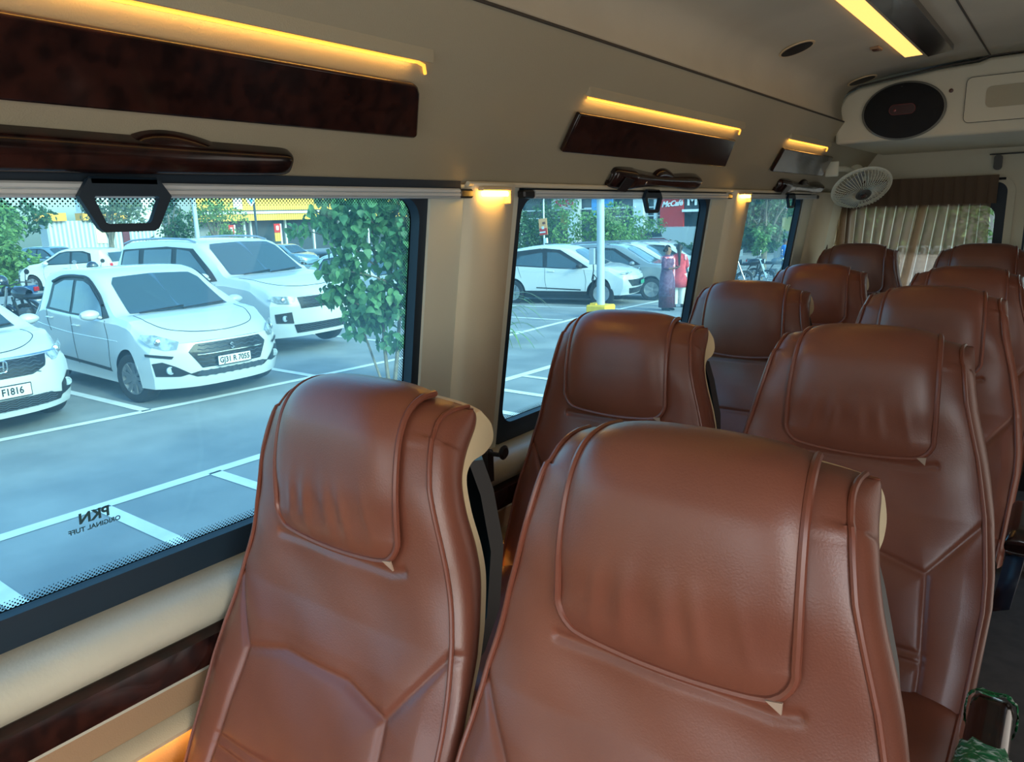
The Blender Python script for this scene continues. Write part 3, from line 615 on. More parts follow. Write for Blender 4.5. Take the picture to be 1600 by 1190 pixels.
def seat_mesh():
    NU = 160; U = np.linspace(-1, 1, NU); U = np.sign(U)*np.abs(U)**.93
    S = np.linspace(0, 1, NS)
    zb = np.interp(S*(NS-1), np.arange(NS), Fd[:, 1]); W_ = hw(zb)
    X = U[None, :]*W_[:, None]; SS = np.repeat(S[:, None], NU, 1)
    P, Z, _ = base_pt(X, SS)
    D = seamdist(X, Z)
    g = -.0045*np.exp(-(D/.0055)**2)
    puff = .007*np.clip(1-np.exp(-D/.03), 0, 1)*(Z < 1.49)
    # soft creases in the leather under the pad
    P[..., 1] -= (g+puff*np.clip((1.49-Z)/.05, 0, 1)*np.clip((W_[:, None]-np.abs(X))/.03, 0, 1))
    P[..., 1] -= .0015*np.sin(X*38+Z*21)*np.sin(Z*33+1)*(Z < 1.75)
    # back surface
    zb2 = Bd[:, 1]; Wb = hw(zb2); Xb = U[None, :]*Wb[:, None]
    Pb = np.stack([Xb, Bd[:, 0][:, None]+0*Xb - .006*np.abs(U[None, :])**8, crown(np.repeat(zb2[:, None], NU, 1), U[None, :])], -1)
    # bring both top rows together
    mb = MB(); mb.grid(P, flip=True); mb.grid(Pb)
    o1 = 0; o2 = NS*NU; F = []
    for j in range(NU-1):
        a = o1+(NS-1)*NU+j; b = o2+(NS-1)*NU+j; F.append((a, b, b+1, a+1)); F.append((j, j+1, o2+j+1, o2+j))
    mb.add([], []); mb.f += F; mb.mi += [0]*len(F)
    # side cheeks, slightly padded
    for sgn, j in ((-1, 0), (1, NU-1)):
        rows = []
        for t in np.linspace(0, 1, 9):
            Q = P[:, j]*(1-t)+Pb[:, j]*t; Q = Q.copy(); Q[:, 0] += sgn*.015*math.sin(PI*t)**.7; rows.append(Q)
        mb.grid(rows, flip=(sgn < 0))
    return mb
def edge_line(sgn, s0=0, s1=1, n=90, off=.0015):
    S = np.linspace(s0, s1, n); z = np.interp(S*(NS-1), np.arange(NS), Fd[:, 1]); X = sgn*hw(z)
    P, _, _ = base_pt(X, S); P[:, 0] += sgn*off; P[:, 1] -= .001; P[:, 2] += .001*(S > .9)
    return P
def pad_surface():
    """draped head pad: parameters v from lower hem to over the top, u across"""
    NV, NU = 90, 70
    SL = np.linspace(0, 1, NS); zz = Fd[:, 1]
    s0 = float(np.interp(1.588, Fd[:150, 1], SL[:150])); s1 = .996
    L = (s1-s0)*FL
    V = np.linspace(0, 1, NV)**1.0; d = V*L; r = .038
    W_ = np.where(d < r, .131-r+np.sqrt(np.maximum(0, r*r-(r-d)**2)), .131-.019*(d/L)**1.6); W_ = W_+.0035*np.sin(PI*np.clip(d/L, 0, 1))
    U = np.linspace(-1, 1, NU); X = U[None, :]*W_[:, None]
    hem = .006*(1-U[None, :]**2)*np.exp(-d[:, None]/.02)*-1         # hem sags in the middle
    S = s0+(d[:, None]+hem)/FL+0*X
    P, Z, _ = base_pt(X, S)
    # normals
    e = 1e-3
    Px, _, _ = base_pt(X+e, S); Ps, _, _ = base_pt(X, np.clip(S+e, 0, 1)); Pm, _, _ = base_pt(X, np.clip(S-e, 0, 1))
    N = np.cross(Px-P, Ps-Pm); N /= np.linalg.norm(N, axis=-1, keepdims=True)+1e-12
    return P, N, U, V, d, L, W_
def pad_mesh(wr):
    P, N, U, V, d, L, W_ = pad_surface()
    u = U[None, :]; dd = d[:, None]
    fall = (1-np.abs(u)**5)*(1-np.exp(-dd/.022)); T = .006+.018*fall*(1-.62*np.clip((dd-L*.62)/(L*.38), 0, 1))
    if wr:
        rs = np.random.RandomState(wr); g = 0
        for c0, sl, a, wd in ((-.30, .30, 1.0, .085), (.02, -.05, .9, .10), (.30, -.35, .8, .08), (-.55, .5, .5, .07), (.58, -.5, .4, .06)):
            cx_ = c0+rs.uniform(-.06, .06)+sl*(1-dd/.09)*-.25
            g = g+a*np.exp(-((u-cx_)/wd)**2)
        T = T+.0048*g*np.exp(-((dd-.062)/.036)**2)*(wr and 1)-.0028*np.exp(-((dd-.055)/.03)**2)
    Q = P+N*T[..., None]
    skirt = P+N*.0005
    mb = MB(); mb.grid(Q, flip=True)
    nv, nu = Q.shape[:2]
    for A, B, fl in ((Q[:, 0], skirt[:, 0], True), (Q[:, -1], skirt[:, -1], False), (Q[0], skirt[0], False), (Q[-1], skirt[-1], True)):
        mb.grid([A, B], flip=fl)
    edge = np.concatenate([ (P+N*.0065)[::-1, 0], (P+N*.0065)[0, 1:-1], (P+N*.0065)[:, -1]])
    out = [edge[0]]
    for p in edge[1:]:
        if np.linalg.norm(p-out[-1]) > .006: out.append(p)
    return mb, out
def make_seat(wr=1):
    root = empty('passenger_seat')
    seat_mesh().build('backrest', leather, root, sharp=60)
    # front and rear piping on both cheeks
    for sgn in (-1, 1):
        E1 = edge_line(sgn); mb = MB(); mb.tube([tuple(p) for p in E1[::1]], .0036, 8); mb.build('piping', leather_pipe, root)
    pm, edge = pad_mesh(wr)
    pad = pm.build('head_pad', leather, root, sharp=60)
    mb = MB(); mb.tube([tuple(p) for p in edge], .0048, 8); mb.build('pad_piping', leather_pipe, pad)
    mb = MB(); mb.prism([(.108, -.018, 1.594), (.124, -.018, 1.597), (.122, -.012, 1.580)], (0, 0, 0), (0, .003, 0)); mb.build('care_label', mat('pale_label', rgb(178, 150, 130), .8), pad, recalc=True)
    # cream shell hugging the back
    so = [(-.085, 1.12), (-.060, 1.20), (-.027, 1.30), (.012, 1.40), (.047, 1.458), (.072, 1.514), (.089, 1.562), (.092, 1.604), (.090, 1.65), (.095, 1.692), (.113, 1.711), (.143, 1.716), (.166, 1.728), (.169, 1.750), (.154, 1.771)]
    K = catmull(so, 5); zt = K[:, 1]; G = []
    for u in np.linspace(-1, 1, 40):
        au = abs(u); W_ = hw(np.minimum(zt, 1.785))+.0045
        y = K[:, 0]-.010*au**6; z = crown(zt, u)+.001
        G.append(np.stack([u*W_, y, z], -1))
    Gi = []
    for u in np.linspace(-1, 1, 40):
        kk = int(np.argmax(Bd[:, 1])); y = np.interp(zt, Bd[:kk, 1], Bd[:kk, 0]); z = crown(zt, u)+.001
        Gi.append(np.stack([u*(hw(np.minimum(zt, 1.785))+.0045), y-.012, z], -1))
    mb = MB(); mb.grid(G, flip=False); 
    mb.grid([G[0], Gi[0]], flip=True); mb.grid([G[-1], Gi[-1]]); mb.grid([[g[-1] for g in G], [g[-1] for g in Gi]]); mb.grid([[g[0] for g in G], [g[0] for g in Gi]], flip=True)
    mb.build('seat_shell', shellm, root, sharp=50)
    # black rear panel with a grab slot
    G = []
    for u in np.linspace(-1, 1, 16):
        rr = []
        for z, y in ((1.44, .055), (1.455, .10), (1.50, .145), (1.58, .180), (1.66, .186), (1.705, .178), (1.715, .13)):
            rr.append((u*.97*hw(z), y-.03*abs(u)**4-(0 if abs(u) < .99 else .01), z))
        G.append(rr)
    mb = MB(); mb.grid(G)
    for g, fl in ((G[0], True), (G[-1], False)): mb.grid([g, [(p[0], p[1]-.03, p[2]) for p in g]], flip=fl)
    mb.build('rear_panel', blackp, root, sharp=60)
    # cushion
    G = []
    cz_ = catmull([(-.06, 1.16), (-.14, 1.20), (-.25, 1.212), (-.40, 1.222), (-.52, 1.228), (-.585, 1.218), (-.61, 1.185), (-.60, 1.13), (-.57, 1.10)], 6)
    for u in np.linspace(-1, 1, 41):
        au = abs(u); G.append([(u*.235, y+(.02*au**6 if y < -.5 else 0), z-.014*au**8+.012*au**2*(1-au**6)-.004*math.exp(-((au-.62)/.03)**2)) for y, z in cz_])
    mb = MB(); mb.grid(G)
    for g, s_ in ((G[0], -1), (G[-1], 1)):
        mb.grid([g, [(p[0]+s_*.006, p[1], max(1.09, p[2]-.04)) for p in g], [(p[0], p[1], 1.09) for p in g]], flip=(s_ < 0))
    cu_ = mb.build('seat_cushion', leather, root, sharp=60)
    for s_ in (-1, 1):
        mb = MB(); mb.tube([(s_*.236, p[1], p[2]) for p in (G[0] if s_ < 0 else G[-1])], .0035, 6); mb.build('cushion_piping', leather_pipe, cu_)
    mb = MB(); mb.box((0, -.32, 1.065), (.44, .52, .06), bev=.012); mb.build('cushion_pan', shellm, root, sharp=50)
    for s_ in (-1, 1):
        mb = MB(); mb.tube([(s_*.15, -.50, FZ+.015), (s_*.15, -.47, 1.04), (s_*.15, -.18, 1.04), (s_*.15, -.13, FZ+.015)], .016, 8); mb.box((s_*.15, -.315, FZ+.010), (.05, .46, .018)); mb.build('leg', mat('grey_steel', rgb(70, 72, 76), .5, .6), root, sharp=50)
    return root
def add_armrest(root, wrap):
    # burl armrest on the aisle side with a moulded black bracket
    pr = catmull([(-.60, .0), (-.612, .022), (-.590, .044), (-.52, .050), (-.45, .050), (-.400, .046), (-.388, .030)], 5); G = []
    for k in range(17):
        a = 2*PI*k/16; c, s = math.cos(a), math.sin(a); cx_ = math.copysign(abs(c)**.55, c); sz_ = math.copysign(abs(s)**.7, s)
        G.append([(.284+.026*cx_*min(1, .70+i/8), y, 1.355+.0+(h*.62)*sz_*1.0+(.008*min(1, i/6))) for i, (y, h) in enumerate(pr)])
    mb = MB(); mb.grid(G); n_ = len(pr)
    for idx in (0, n_-1): mb.add([g[idx] for g in G[:-1]], [tuple(range(16))])
    ar = mb.build('armrest', burl, root, recalc=True, sharp=60)
    mb = MB(); mb.prism([(.272, -.41, 1.36), (.272, -.50, 1.335), (.272, -.49, 1.325), (.272, -.36, 1.20), (.262, -.26, 1.10), (.262, -.20, 1.10), (.272, -.32, 1.24), (.272, -.39, 1.33)], (-.014, 0, 0), (.014, 0, 0)); mb.build('armrest_bracket', blackp, ar, recalc=True)
    if wrap:
        wm = bpy.data.materials.new('torn_green_plastic_wrap'); wm.use_nodes = True; n = wm.node_tree; B = n.nodes['Principled BSDF']
        tc = n.nodes.new('ShaderNodeTexCoord'); nz = n.nodes.new('ShaderNodeTexNoise'); nz.inputs['Scale'].default_value = 55; nz.inputs['Detail'].default_value = 6; nz.inputs['Distortion'].default_value = 1.8
        mp = n.nodes.new('ShaderNodeMapping'); mp.inputs['Scale'].default_value = (.6, 1.6, 1.2); mp.inputs['Rotation'].default_value = (0, 0, .5)
        rp = n.nodes.new('ShaderNodeValToRGB'); e = rp.color_ramp.elements; e[0].position = .52; e[0].color = (*rgb(16, 104, 58), 1); e[1].position = .66; e[1].color = (*rgb(206, 222, 212), 1)
        n.links.new(tc.outputs['Object'], mp.inputs[0]); n.links.new(mp.outputs[0], nz.inputs[0]); n.links.new(nz.outputs[0], rp.inputs[0]); n.links.new(rp.outputs[0], B.inputs['Base Color'])
        bp = n.nodes.new('ShaderNodeBump'); bp.inputs['Strength'].default_value = .9; bp.inputs['Distance'].default_value = .004; n.links.new(nz.outputs[0], bp.inputs['Height']); n.links.new(bp.outputs[0], B.inputs['Normal'])
        B.inputs['Roughness'].default_value = .2
        for (a0, a1) in ((-.612, -.515), (-.402, -.392)):
            rows = []; rs = np.random.RandomState(7)
            for y in np.linspace(a0, a1, 9):
                row = []
                for k in range(29):
                    a = 2*PI*k/28; c, s = math.cos(a), math.sin(a); j = 1+rs.uniform(-.06, .06) if k < 28 else None
                    if j is None: row.append(row[0]); continue
                    row.append(((.284+(.0285+.002*j)*math.copysign(abs(c)**.55, c)*j), y+.004*math.sin(k*2.1+y*90), 1.362+(.0335)*math.copysign(abs(s)**.7, s)*j))
                rows.append(row)
            mb = MB(); mb.grid(rows)
            if a0 < -.6: mb.add(rows[0][:-1], [tuple(range(28))])
            mb.build('plastic_wrap', wm, ar, recalc=True, sharp=180)
def side_belt(root):
    # dark navy lap belt bunched beside the cushion
    navy = mat('navy_belt_webbing', rgb(20, 28, 44), .55)
    G = []
    P_ = catmull([(.262, -.10, 1.12), (.285, -.22, 1.20), (.290, -.33, 1.29), (.280, -.42, 1.285), (.270, -.50, 1.23), (.262, -.48, 1.15)], 6)
    for p in P_: G.append([(p[0]-.018, p[1]+.014, p[2]-.014), (p[0]+.018, p[1]-.014, p[2]+.016)])
    mb = MB(); mb.grid(G); b = mb.build('seat_belt', navy, root, sharp=180); s_ = b.modifiers.new('s', 'SOLIDIFY'); s_.thickness = .003
# rows
XW, XA = -.825, -.302
rows_y = [.648, 1.492, 2.33, 3.14]
pw = make_seat(3); pws = pw
lab_w = ['brown leather window seat nearest the viewer, beside the big front window',
         'brown leather window seat second from the front, in front of the second window',
         'brown leather window seat third from the front, beside the second pillar lamp',
         'brown leather window seat fourth from the front, beside the rearmost side window']
lab_a = ['brown leather aisle seat nearest the viewer with creased head pad',
         'brown leather aisle seat second from the front, its armrest wrapped in torn green plastic',
         'brown leather aisle seat third from the front with glossy burl armrest tip',
         'brown leather aisle seat fourth from the front, just before the back row']
GRP = 'brown leather passenger seats'
for i, y in enumerate(rows_y):
    o = pw if i == 0 else copy_tree(pw)
    o.location = (XW, y, 0); setp(o, lab_w[i], 'seat', GRP)
smooth_pad = [c for c in pw.children if c.name.startswith('head_pad')][0]
m_smooth = pad_mesh(0)[0].build('head_pad', leather).data
tmp = [o for o in C.objects if o.data is m_smooth]
for o in tmp: bpy.data.objects.remove(o)
[c for c in pw.children if c.name.startswith('head_pad')][0].location.x = .008
seats_all = [o for o in C.objects if o.name.startswith('passenger_seat')]
for s_ in seats_all:
    if s_.location.y > 1:
        for c in s_.children:
            if c.name.startswith('head_pad'): c.data = m_smooth
for i, y in enumerate(rows_y):
    o = copy_tree(pw); o.location = (XA, y, 0); setp(o, lab_a[i], 'seat', GRP)
    if i >= 2:
        for c in o.children:
            if c.name.startswith('head_pad'): c.data = m_smooth
    add_armrest(o, i == 1)
    if i == 2: side_belt(o)
for x, lb in ((-.853, 'back row leather seat in the left corner under the wall fan'), (-.322, 'back row leather seat on the right, in front of the curtain edge')):
    o = copy_tree(pw); o.location = (x, 3.955, .045); setp(o, lb, 'seat', 'back row seats')
    for c in o.children:
        if c.name.startswith('head_pad'): c.data = m_smooth
    o.scale = (1, 1, 1)
# plinth that carries the raised back row
mb = MB(); mb.box((-.14, 3.85, FZ+.0225), (1.95, 1.5, .043)); struct(mb.build('trim_12', floorm))
# black coat hook and belt guide on the pillar behind the first window seat
root = empty('belt_hook', (-1.085, 1.36, 1.50), 0, 'black belt hook on the pillar behind the nearest window seat', 'hook')
mb = MB(); mb.tube([(-.03, 0, -.02), (.0, -.02, -.018), (.035, -.03, -.012), (.05, -.03, .0)], .006, 8); mb.build('arm', blackp, root)
mb = MB(); mb.lathe([(.016, 0), (.018, .004), (.012, .009)], frame_mat((.048, -.034, -.002), (0, 1, 0), (0, 0, 1)), 16); mb.build('button', blackp, root)
mb = MB(); mb.box((-.015, -.015, -.055), (.02, .03, .085), bev=.004); mb.build('base', blackp, root, sharp=50)
root = empty('wall_socket', (-1.117, 1.47, 1.33), 0, 'small dark socket plate on the wall beneath the second window', 'socket')
mb = MB(); mb.box((.003, 0, 0), (.008, .05, .022), bev=.002); mb.build('plate', mat('dark_brown_plate', rgb(60, 30, 22), .4), root, sharp=50)
mb = MB(); mb.box((.008, 0, 0), (.004, .016, .012), bev=.001); mb.build('insert', shellm, root, sharp=50)
# ================================================================ OUTSIDE
def gz(y): return -min(.8, .036*max(0, y-7))
asph = mat('worn_asphalt', rgb(152, 154, 152), .85, col2=rgb(124, 128, 130), nscale=.9, bump=.3, bscale=25, detail=8)
paintl = mat('road_paint', rgb(238, 240, 236), .7, noise_amt=.12, nscale=6)
ysn = [-12, -6, 0, 3, 5, 7, 8, 10, 12, 14, 17, 20, 24, 29.3, 45, 70, 110]
xsn = list(np.linspace(-90, 14, 27))
mb = MB(); mb.grid([[(x, y, gz(y)) for x in xsn] for y in ysn], flip=True)
o = mb.build('parking_ground', asph, smooth=False); struct(o)
def strip(pts, wd):
    """painted line following the ground"""
    P = []
    for (a, b) in zip(pts[:-1], pts[1:]):
        n = max(1, int(math.hypot(b[0]-a[0], b[1]-a[1])/1.0))
        for k in range(n): P.append((a[0]+(b[0]-a[0])*k/n, a[1]+(b[1]-a[1])*k/n))
    P.append(pts[-1]); L_, R_ = [], []
    for i, p in enumerate(P):
        a = P[max(0, i-1)]; b = P[min(len(P)-1, i+1)]; t = Vector((b[0]-a[0], b[1]-a[1])).normalized(); nn = Vector((-t.y, t.x))*wd/2
        L_.append((p[0]+nn.x, p[1]+nn.y, gz(p[1]+nn.y)+.006)); R_.append((p[0]-nn.x, p[1]-nn.y, gz(p[1]-nn.y)+.006))
    return [L_, R_]
mb = MB()
mb.grid(strip([(-5.63, -6), (-5.63, 7), (-5.75, 9), (-6.2, 22)], .13))
mb.grid(strip([(-8.5, -4), (-8.36, 2.5), (-8.12, 4.5), (-7.93, 7), (-8.30, 11.2), (-8.80, 14.3), (-9.3, 19.6), (-9.9, 26)], .12))
for y in (-.6, .36, 1.31, 2.27, 3.19, 4.12, 5.06, 6.0, 6.82, 7.68, 8.55): mb.grid(strip([(-5.6, y), (-3.0, y)], .11))
for a, b in (((-13, 1.2), (-8.4, 1.25)), ((-13, 3.84), (-8.2, 3.96)), ((-12.5, 6.2), (-8.0, 6.17)), ((-12.5, 8.9), (-8.1, 9.0)), ((-13, 11.3), (-8.3, 11.4)), ((-13, 13.25), (-8.85, 13.6)), ((-14, 15.2), (-8.95, 16.6))): mb.grid(strip([a, b], .11))
o = mb.build('trim_13', paintl, smooth=False, recalc=False); struct(o)
for v in ():
    pass

# ---------------------------------------------------------------- cars
paint_w = mat('white_car_paint', rgb(206, 210, 210), .25, coat=.7)
paint_g = mat('silver_grey_car_paint', rgb(120, 130, 136), .22, coat=1.0)
paint_b = mat('blue_grey_car_paint', rgb(110, 140, 160), .22, coat=1.0)
cglass = mat('car_glass', rgb(58, 76, 84), .06, spec=.9)
cblack = mat('car_black_plastic', rgb(26, 28, 31), .5)
gmesh = mat('grille_mesh', rgb(20, 22, 26), .35, bump=1, bscale=40)
tyre = mat('tyre_rubber', rgb(34, 34, 36), .85)
alloy = mat('alloy_silver', rgb(178, 180, 184), .3, .8)
hlamp = mat('headlamp_lens', rgb(176, 190, 198), .08, spec=1, noise_amt=.55, nscale=14)
tlamp = mat('tail_lamp_red', rgb(190, 22, 28), .15)
platew = mat('plate_white', rgb(228, 230, 226), .5)
inkb = mat('plate_ink', rgb(16, 18, 22), .6)
amber = mat('amber_lens', rgb(214, 120, 60), .2)
def tab(pts, m=6):
    K = catmull(pts, m); o_ = np.argsort(K[:, 0], kind='stable'); return K[o_]
class Car:
    def __init__(s, sp):
        s.sp = sp; s.L = sp['L']; s.W = sp['W']; s.top = tab(sp['top']); s.hw_ = s.W/2
        s.belt = np.array(sp['belt']); s.xf, s.xr, s.r = sp['xf'], sp['xr'], sp['r']; s.ra = s.r+sp.get('gap', .055)
        s.sill = sp.get('sill', .22); s.nose = np.array(sp['nose']); s.tail = np.array(sp['tail'])
        s.cf = sp.get('cf', .30); s.cr = sp.get('cr', .18); s.tw = sp.get('tw', .15)
        s.xs = s.L/2-.75; s.xt = -s.L/2+.55
    def ztop(s, x): return float(np.interp(x, s.top[:, 0], s.top[:, 1]))
    def zbelt(s, x): return float(np.interp(x, s.belt[:, 0], s.belt[:, 1]))
    def zbot(s, x):
        z = s.sill
        for xw in (s.xf, s.xr):
            d = abs(x-xw)
            if d < s.ra: z = max(z, s.r+math.sqrt(s.ra**2-d*d))
        if x > s.L/2-.35: z = max(z, s.sill)
        return z
    def wside(s, x, z, zb):
        w = s.hw_*(1-.035*max(0, (.45-z)/.25)**1.0-.012*max(0, (z-.62)/.4))
        w *= 1-.05*max(0, (abs(x)-s.L*.28)/(s.L*.22))**2
        for xw in (s.xf, s.xr): w += .014*math.exp(-((x-xw)/.36)**2-((z-s.r-.1)/.22)**2)
        return w
    def section(s, x):
        h = s.ztop(x); zb = min(s.zbelt(x), h-.05); z0 = s.zbot(x); P = []
        for t in (0, .12, .28, .45, .62, .8, .93, 1):
            z = z0+(zb-z0)*t; P.append((s.wside(x, z, zb), z))
        w1 = P[-1][0]; gh = h-zb; k = min(1, max(0, (gh-.05)/.35)); wr = w1-(.03*(1-k)+s.tw*k)-.0
        for t, q in ((.04, .06), (.3, .30), (.6, .58), (.85, .85)): P.append((w1-.012*min(1, q*8)*k-(w1-wr)*q, zb+gh*t*1.0))
        P += [(wr-.035, zb+gh*.945), (wr-.10, zb+gh*.975), (wr*.6, zb+gh*.993), (0.0, h)]
        return P
    def warp(s, x, y, z):
        u = min(1, abs(y)/s.hw_)
        if x > s.xs:
            xe = s.L/2-float(np.interp(z, s.nose[:, 0], s.nose[:, 1]))-s.cf*u**3
            return s.xs+(x-s.xs)/(s.L/2-s.xs)*(xe-s.xs)
        if x < s.xt:
            xe = -s.L/2+float(np.interp(z, s.tail[:, 0], s.tail[:, 1]))+s.cr*u**3
            return s.xt+(x-s.xt)/(-s.L/2-s.xt)*(xe-s.xt)
        return x
    def body(s):
        X = set(np.round(np.linspace(-s.L/2, s.L/2, 70), 3).tolist())
        for xw in (s.xf, s.xr):
            for a in np.linspace(0, PI, 25): X.add(round(xw+s.ra*math.cos(a)*.9995, 4))
            X.add(round(xw+s.ra*1.001, 4)); X.add(round(xw-s.ra*1.001, 4))
        X = sorted(x for x in X if -s.L/2 <= x <= s.L/2); rows = []
        for x in X:
            S = s.section(x); full = [(w, z) for w, z in S]+[(-w, z) for w, z in S[::-1][1:]]
            rows.append([(s.warp(x, y, z), y, z) for y, z in full])
        mb = MB(); mb.grid(rows, flip=False)
        for xe, fl in ((s.L/2, False), (-s.L/2, True)):
            S = s.section(xe); G = []
            for w, z in S[:-1]: G.append([(s.warp(xe, y, z), y, z) for y in np.linspace(w, -w, 25)])
            mb.grid(G, flip=fl)
        return mb
    def side_y(s, x, z):
        S = s.section(x); zz = [p[1] for p in S]; return float(np.interp(z, zz, [p[0] for p in S]))
    def top_z(s, x, y):
        S = s.section(x)[7:]; yy = [p[0] for p in S][::-1]; return float(np.interp(abs(y), yy, [p[1] for p in S][::-1]))
    def patch(s, poly, kind, off=.006, side=1, rings=7, m=56):
        """poly in (x,z) for kind 'side', (y,z) for 'front'/'rear', (x,y) for 'top'; star-shaped"""
        P = np.array(poly, float); d = np.r_[0, np.cumsum(np.linalg.norm(np.diff(np.vstack([P, P[:1]]), axis=0), axis=1))]
        PP = np.vstack([P, P[:1]]); t = np.linspace(0, d[-1], m+1)[:-1]
        # keep the corners
        t = np.sort(np.r_[t, d[:-1]]); B = np.c_[np.interp(t, d, PP[:, 0]), np.interp(t, d, PP[:, 1])]; c = B.mean(0); V = []
        def f(q):
            a, b = q
            if kind == 'side': y = s.side_y(a, b); return (s.warp(a, y, b), side*(y+off), b)
            if kind == 'front': return (s.warp(s.L/2, a, b)+off, a, b)
            if kind == 'rear': return (s.warp(-s.L/2, a, b)-off, a, b)
            z = s.top_z(a, b); return (s.warp(a, b, z)+off*.4, b, z+off)
        V = [f(c)]; F = []; n = len(B)
        for r in range(1, rings+1): V += [f(c+(b-c)*r/rings) for b in B]
        for i in range(n): F.append((0, 1+i, 1+(i+1) % n))
        for r in range(rings-1):
            for i in range(n): a = 1+r*n; F.append((a+i, a+n+i, a+n+(i+1) % n, a+(i+1) % n))
        mb = MB(); mb.add(V, F); return mb
def wheel(parent, x, y, r, wd, spokes, side, steer=0, cap=None):
    M = Matrix.Translation((x, y, r)) @ Matrix.Rotation(steer, 4, 'Z') @ Matrix.Rotation(-side*PI/2, 4, 'X')
    mb = MB(); h = wd/2; mb.lathe([(r*.66, -h*.9), (r*.80, -h), (r*.93, -h*.95), (r*.99, -h*.7), (r, 0), (r*.99, h*.7), (r*.93, h*.95), (r*.80, h), (r*.66, h*.86)], M, 36, cap=False)
    w_ = mb.build('wheel', tyre, parent, recalc=True)
    mb = MB(); ri = r*.655
    mb.lathe([(ri, h*.92), (ri*.95, h*.90), (ri*.90, h*.55), (ri*.3, h*.30)], M, 32, cap=False)
    for k in range(spokes):
        a = 2*PI*k/spokes; R = Matrix.Rotation(a, 4, 'Z')
        sw = ri*(.20 if spokes < 8 else .12)
        mb.prism([M @ R @ Vector(p) for p in ((0, -sw*.8, h*.62), (ri*.93, -sw, h*.84), (ri*.93, sw, h*.84), (0, sw*.8, h*.62))], (0, 0, 0), (0, side*.012, 0))
    mb.lathe([(ri*.24, h*.60), (ri*.22, h*.80), (ri*.1, h*.84)], M, 16)
    mb.build('rim', cap or alloy, w_, recalc=True, sharp=30)
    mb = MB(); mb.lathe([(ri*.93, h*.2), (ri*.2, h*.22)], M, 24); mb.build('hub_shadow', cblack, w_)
    return w_
def place(root, x, y, deg, z=None):
    root.location = (x, y, gz(y) if z is None else z); root.rotation_euler = (0, 0, math.radians(deg))
def make_car(sp, paint, label, group=None, cat='car', full=True):
    root = empty(sp['name'], (0, 0, 0), 0, label, cat, group); c = Car(sp)
    c.body().build('body', sp.get('paint') or paint, root, sharp=38, recalc=True)
    mb = MB(); mb.box((0, 0, .42), (c.L*.80, c.W*.72, .36)); mb.box((0, 0, .24), (c.L*.62, c.W*.86, .10)); mb.build('underbody', cblack, root, smooth=False)
    for xw, fr in ((c.xf, 1), (c.xr, 0)):
        for sd in (-1, 1): wheel(root, xw, sd*(c.hw_-.105), c.r, .20, sp.get('spokes', 5), sd, sp.get('steer', 0) if fr else 0, sp.get('rim'))
    for key, nm, mt in (('side_black', 'body_cladding', cblack), ('side_trim', 'door_trim', cblack), ('pillars', 'window_surround', cblack), ('windows', 'window', cglass)):
        for poly in sp.get(key, ()):
            for sd in (-1, 1): c.patch(poly, 'side', .004 if key != 'windows' else .009, sd).build(nm, mt, root, recalc=False, sharp=60)
    for key, nm, mt, kd, of in (('windshield', 'windscreen', cglass, 'top', .008), ('sunroof', 'roof_panel', cblack, 'top', .004), ('grille', 'grille', gmesh, 'front', .006), ('lower', 'lower_intake', cblack, 'front', .006), ('lamps', 'headlight', hlamp, 'front', .012),
                                ('fogbay', 'fog_lamp_bay', cblack, 'front', .008), ('chrome', 'chrome_strip', chrome, 'front', .018), ('guards', 'bumper_guard', cblack, 'front', .014), ('silver', 'skid_plate', mat('skid_silver', rgb(188, 192, 196), .4), 'front', .008), ('rearglass', 'rear_window', cglass, 'rear', .008), ('rearlamps', 'tail_light', tlamp, 'rear', .012), ('reartrim', 'tail_panel', platew, 'rear', .012)):
        for poly in sp.get(key, ()):
            pol = [poly] + ([[(-a, b) for a, b in poly]] if kd in ('front', 'rear') and (min(p[0] for p in poly) > 0) else [])
            for pp in pol:
                o = c.patch(pp, kd, of).build(nm, mt, root, recalc=False, sharp=60)
                if key in ('grille', 'lower') and sp.get('bars'):
                    ys = [p[0] for p in pp]; zs = [p[1] for p in pp]; mb = MB(); nb = sp['bars']
                    for k in range(nb):
                        z = min(zs)+(max(zs)-min(zs))*(k+.5)/nb; wv = min(abs(min(ys)), max(ys))*.86*(1-.25*abs((k+.5)/nb-.5))
                        mb.tube([(c.warp(c.L/2, y, z)+.010, y, z+.008*math.sin(y*60)) for y in np.linspace(-wv, wv, 60)], .0045, 5)
                    mb.build('grille_bars', mat('grille_grey', rgb(70, 76, 84), .4), o)
                if key == 'lamps':
                    cy = np.mean([p[0] for p in pp]); cz_ = np.mean([p[1] for p in pp]); xx = c.warp(c.L/2, cy, cz_)
                    mb = MB(); mb.lathe([(.045, 0), (.040, .012), (.020, .020)], Matrix.Translation((xx+.004, cy, cz_)) @ Matrix.Rotation(PI/2, 4, 'Y'), 18); mb.build('projector_lens', chrome, o)
                if key == 'fogbay':
                    cy = np.mean([p[0] for p in pp]); cz_ = np.mean([p[1] for p in pp])-.005; xx = c.warp(c.L/2, cy, cz_)
                    mb = MB(); mb.lathe([(.048, 0), (.046, .018), (.036, .020), (.030, .012)], Matrix.Translation((xx+.004, cy, cz_)) @ Matrix.Rotation(PI/2, 4, 'Y'), 20); mb.build('fog_lamp', hlamp, o)
    # door gaps, handles, mirrors
    for pl_ in sp.get('gaps', ()):
        for sd in (-1, 1):
            mb = MB(); mb.tube([(c.warp(x, 0, z), sd*(c.side_y(x, z)+.0015), z) for x, z in catmull(pl_, 6)], .0045, 5); mb.build('door_gap', mat('panel_gap', rgb(60, 66, 70), .7), root)
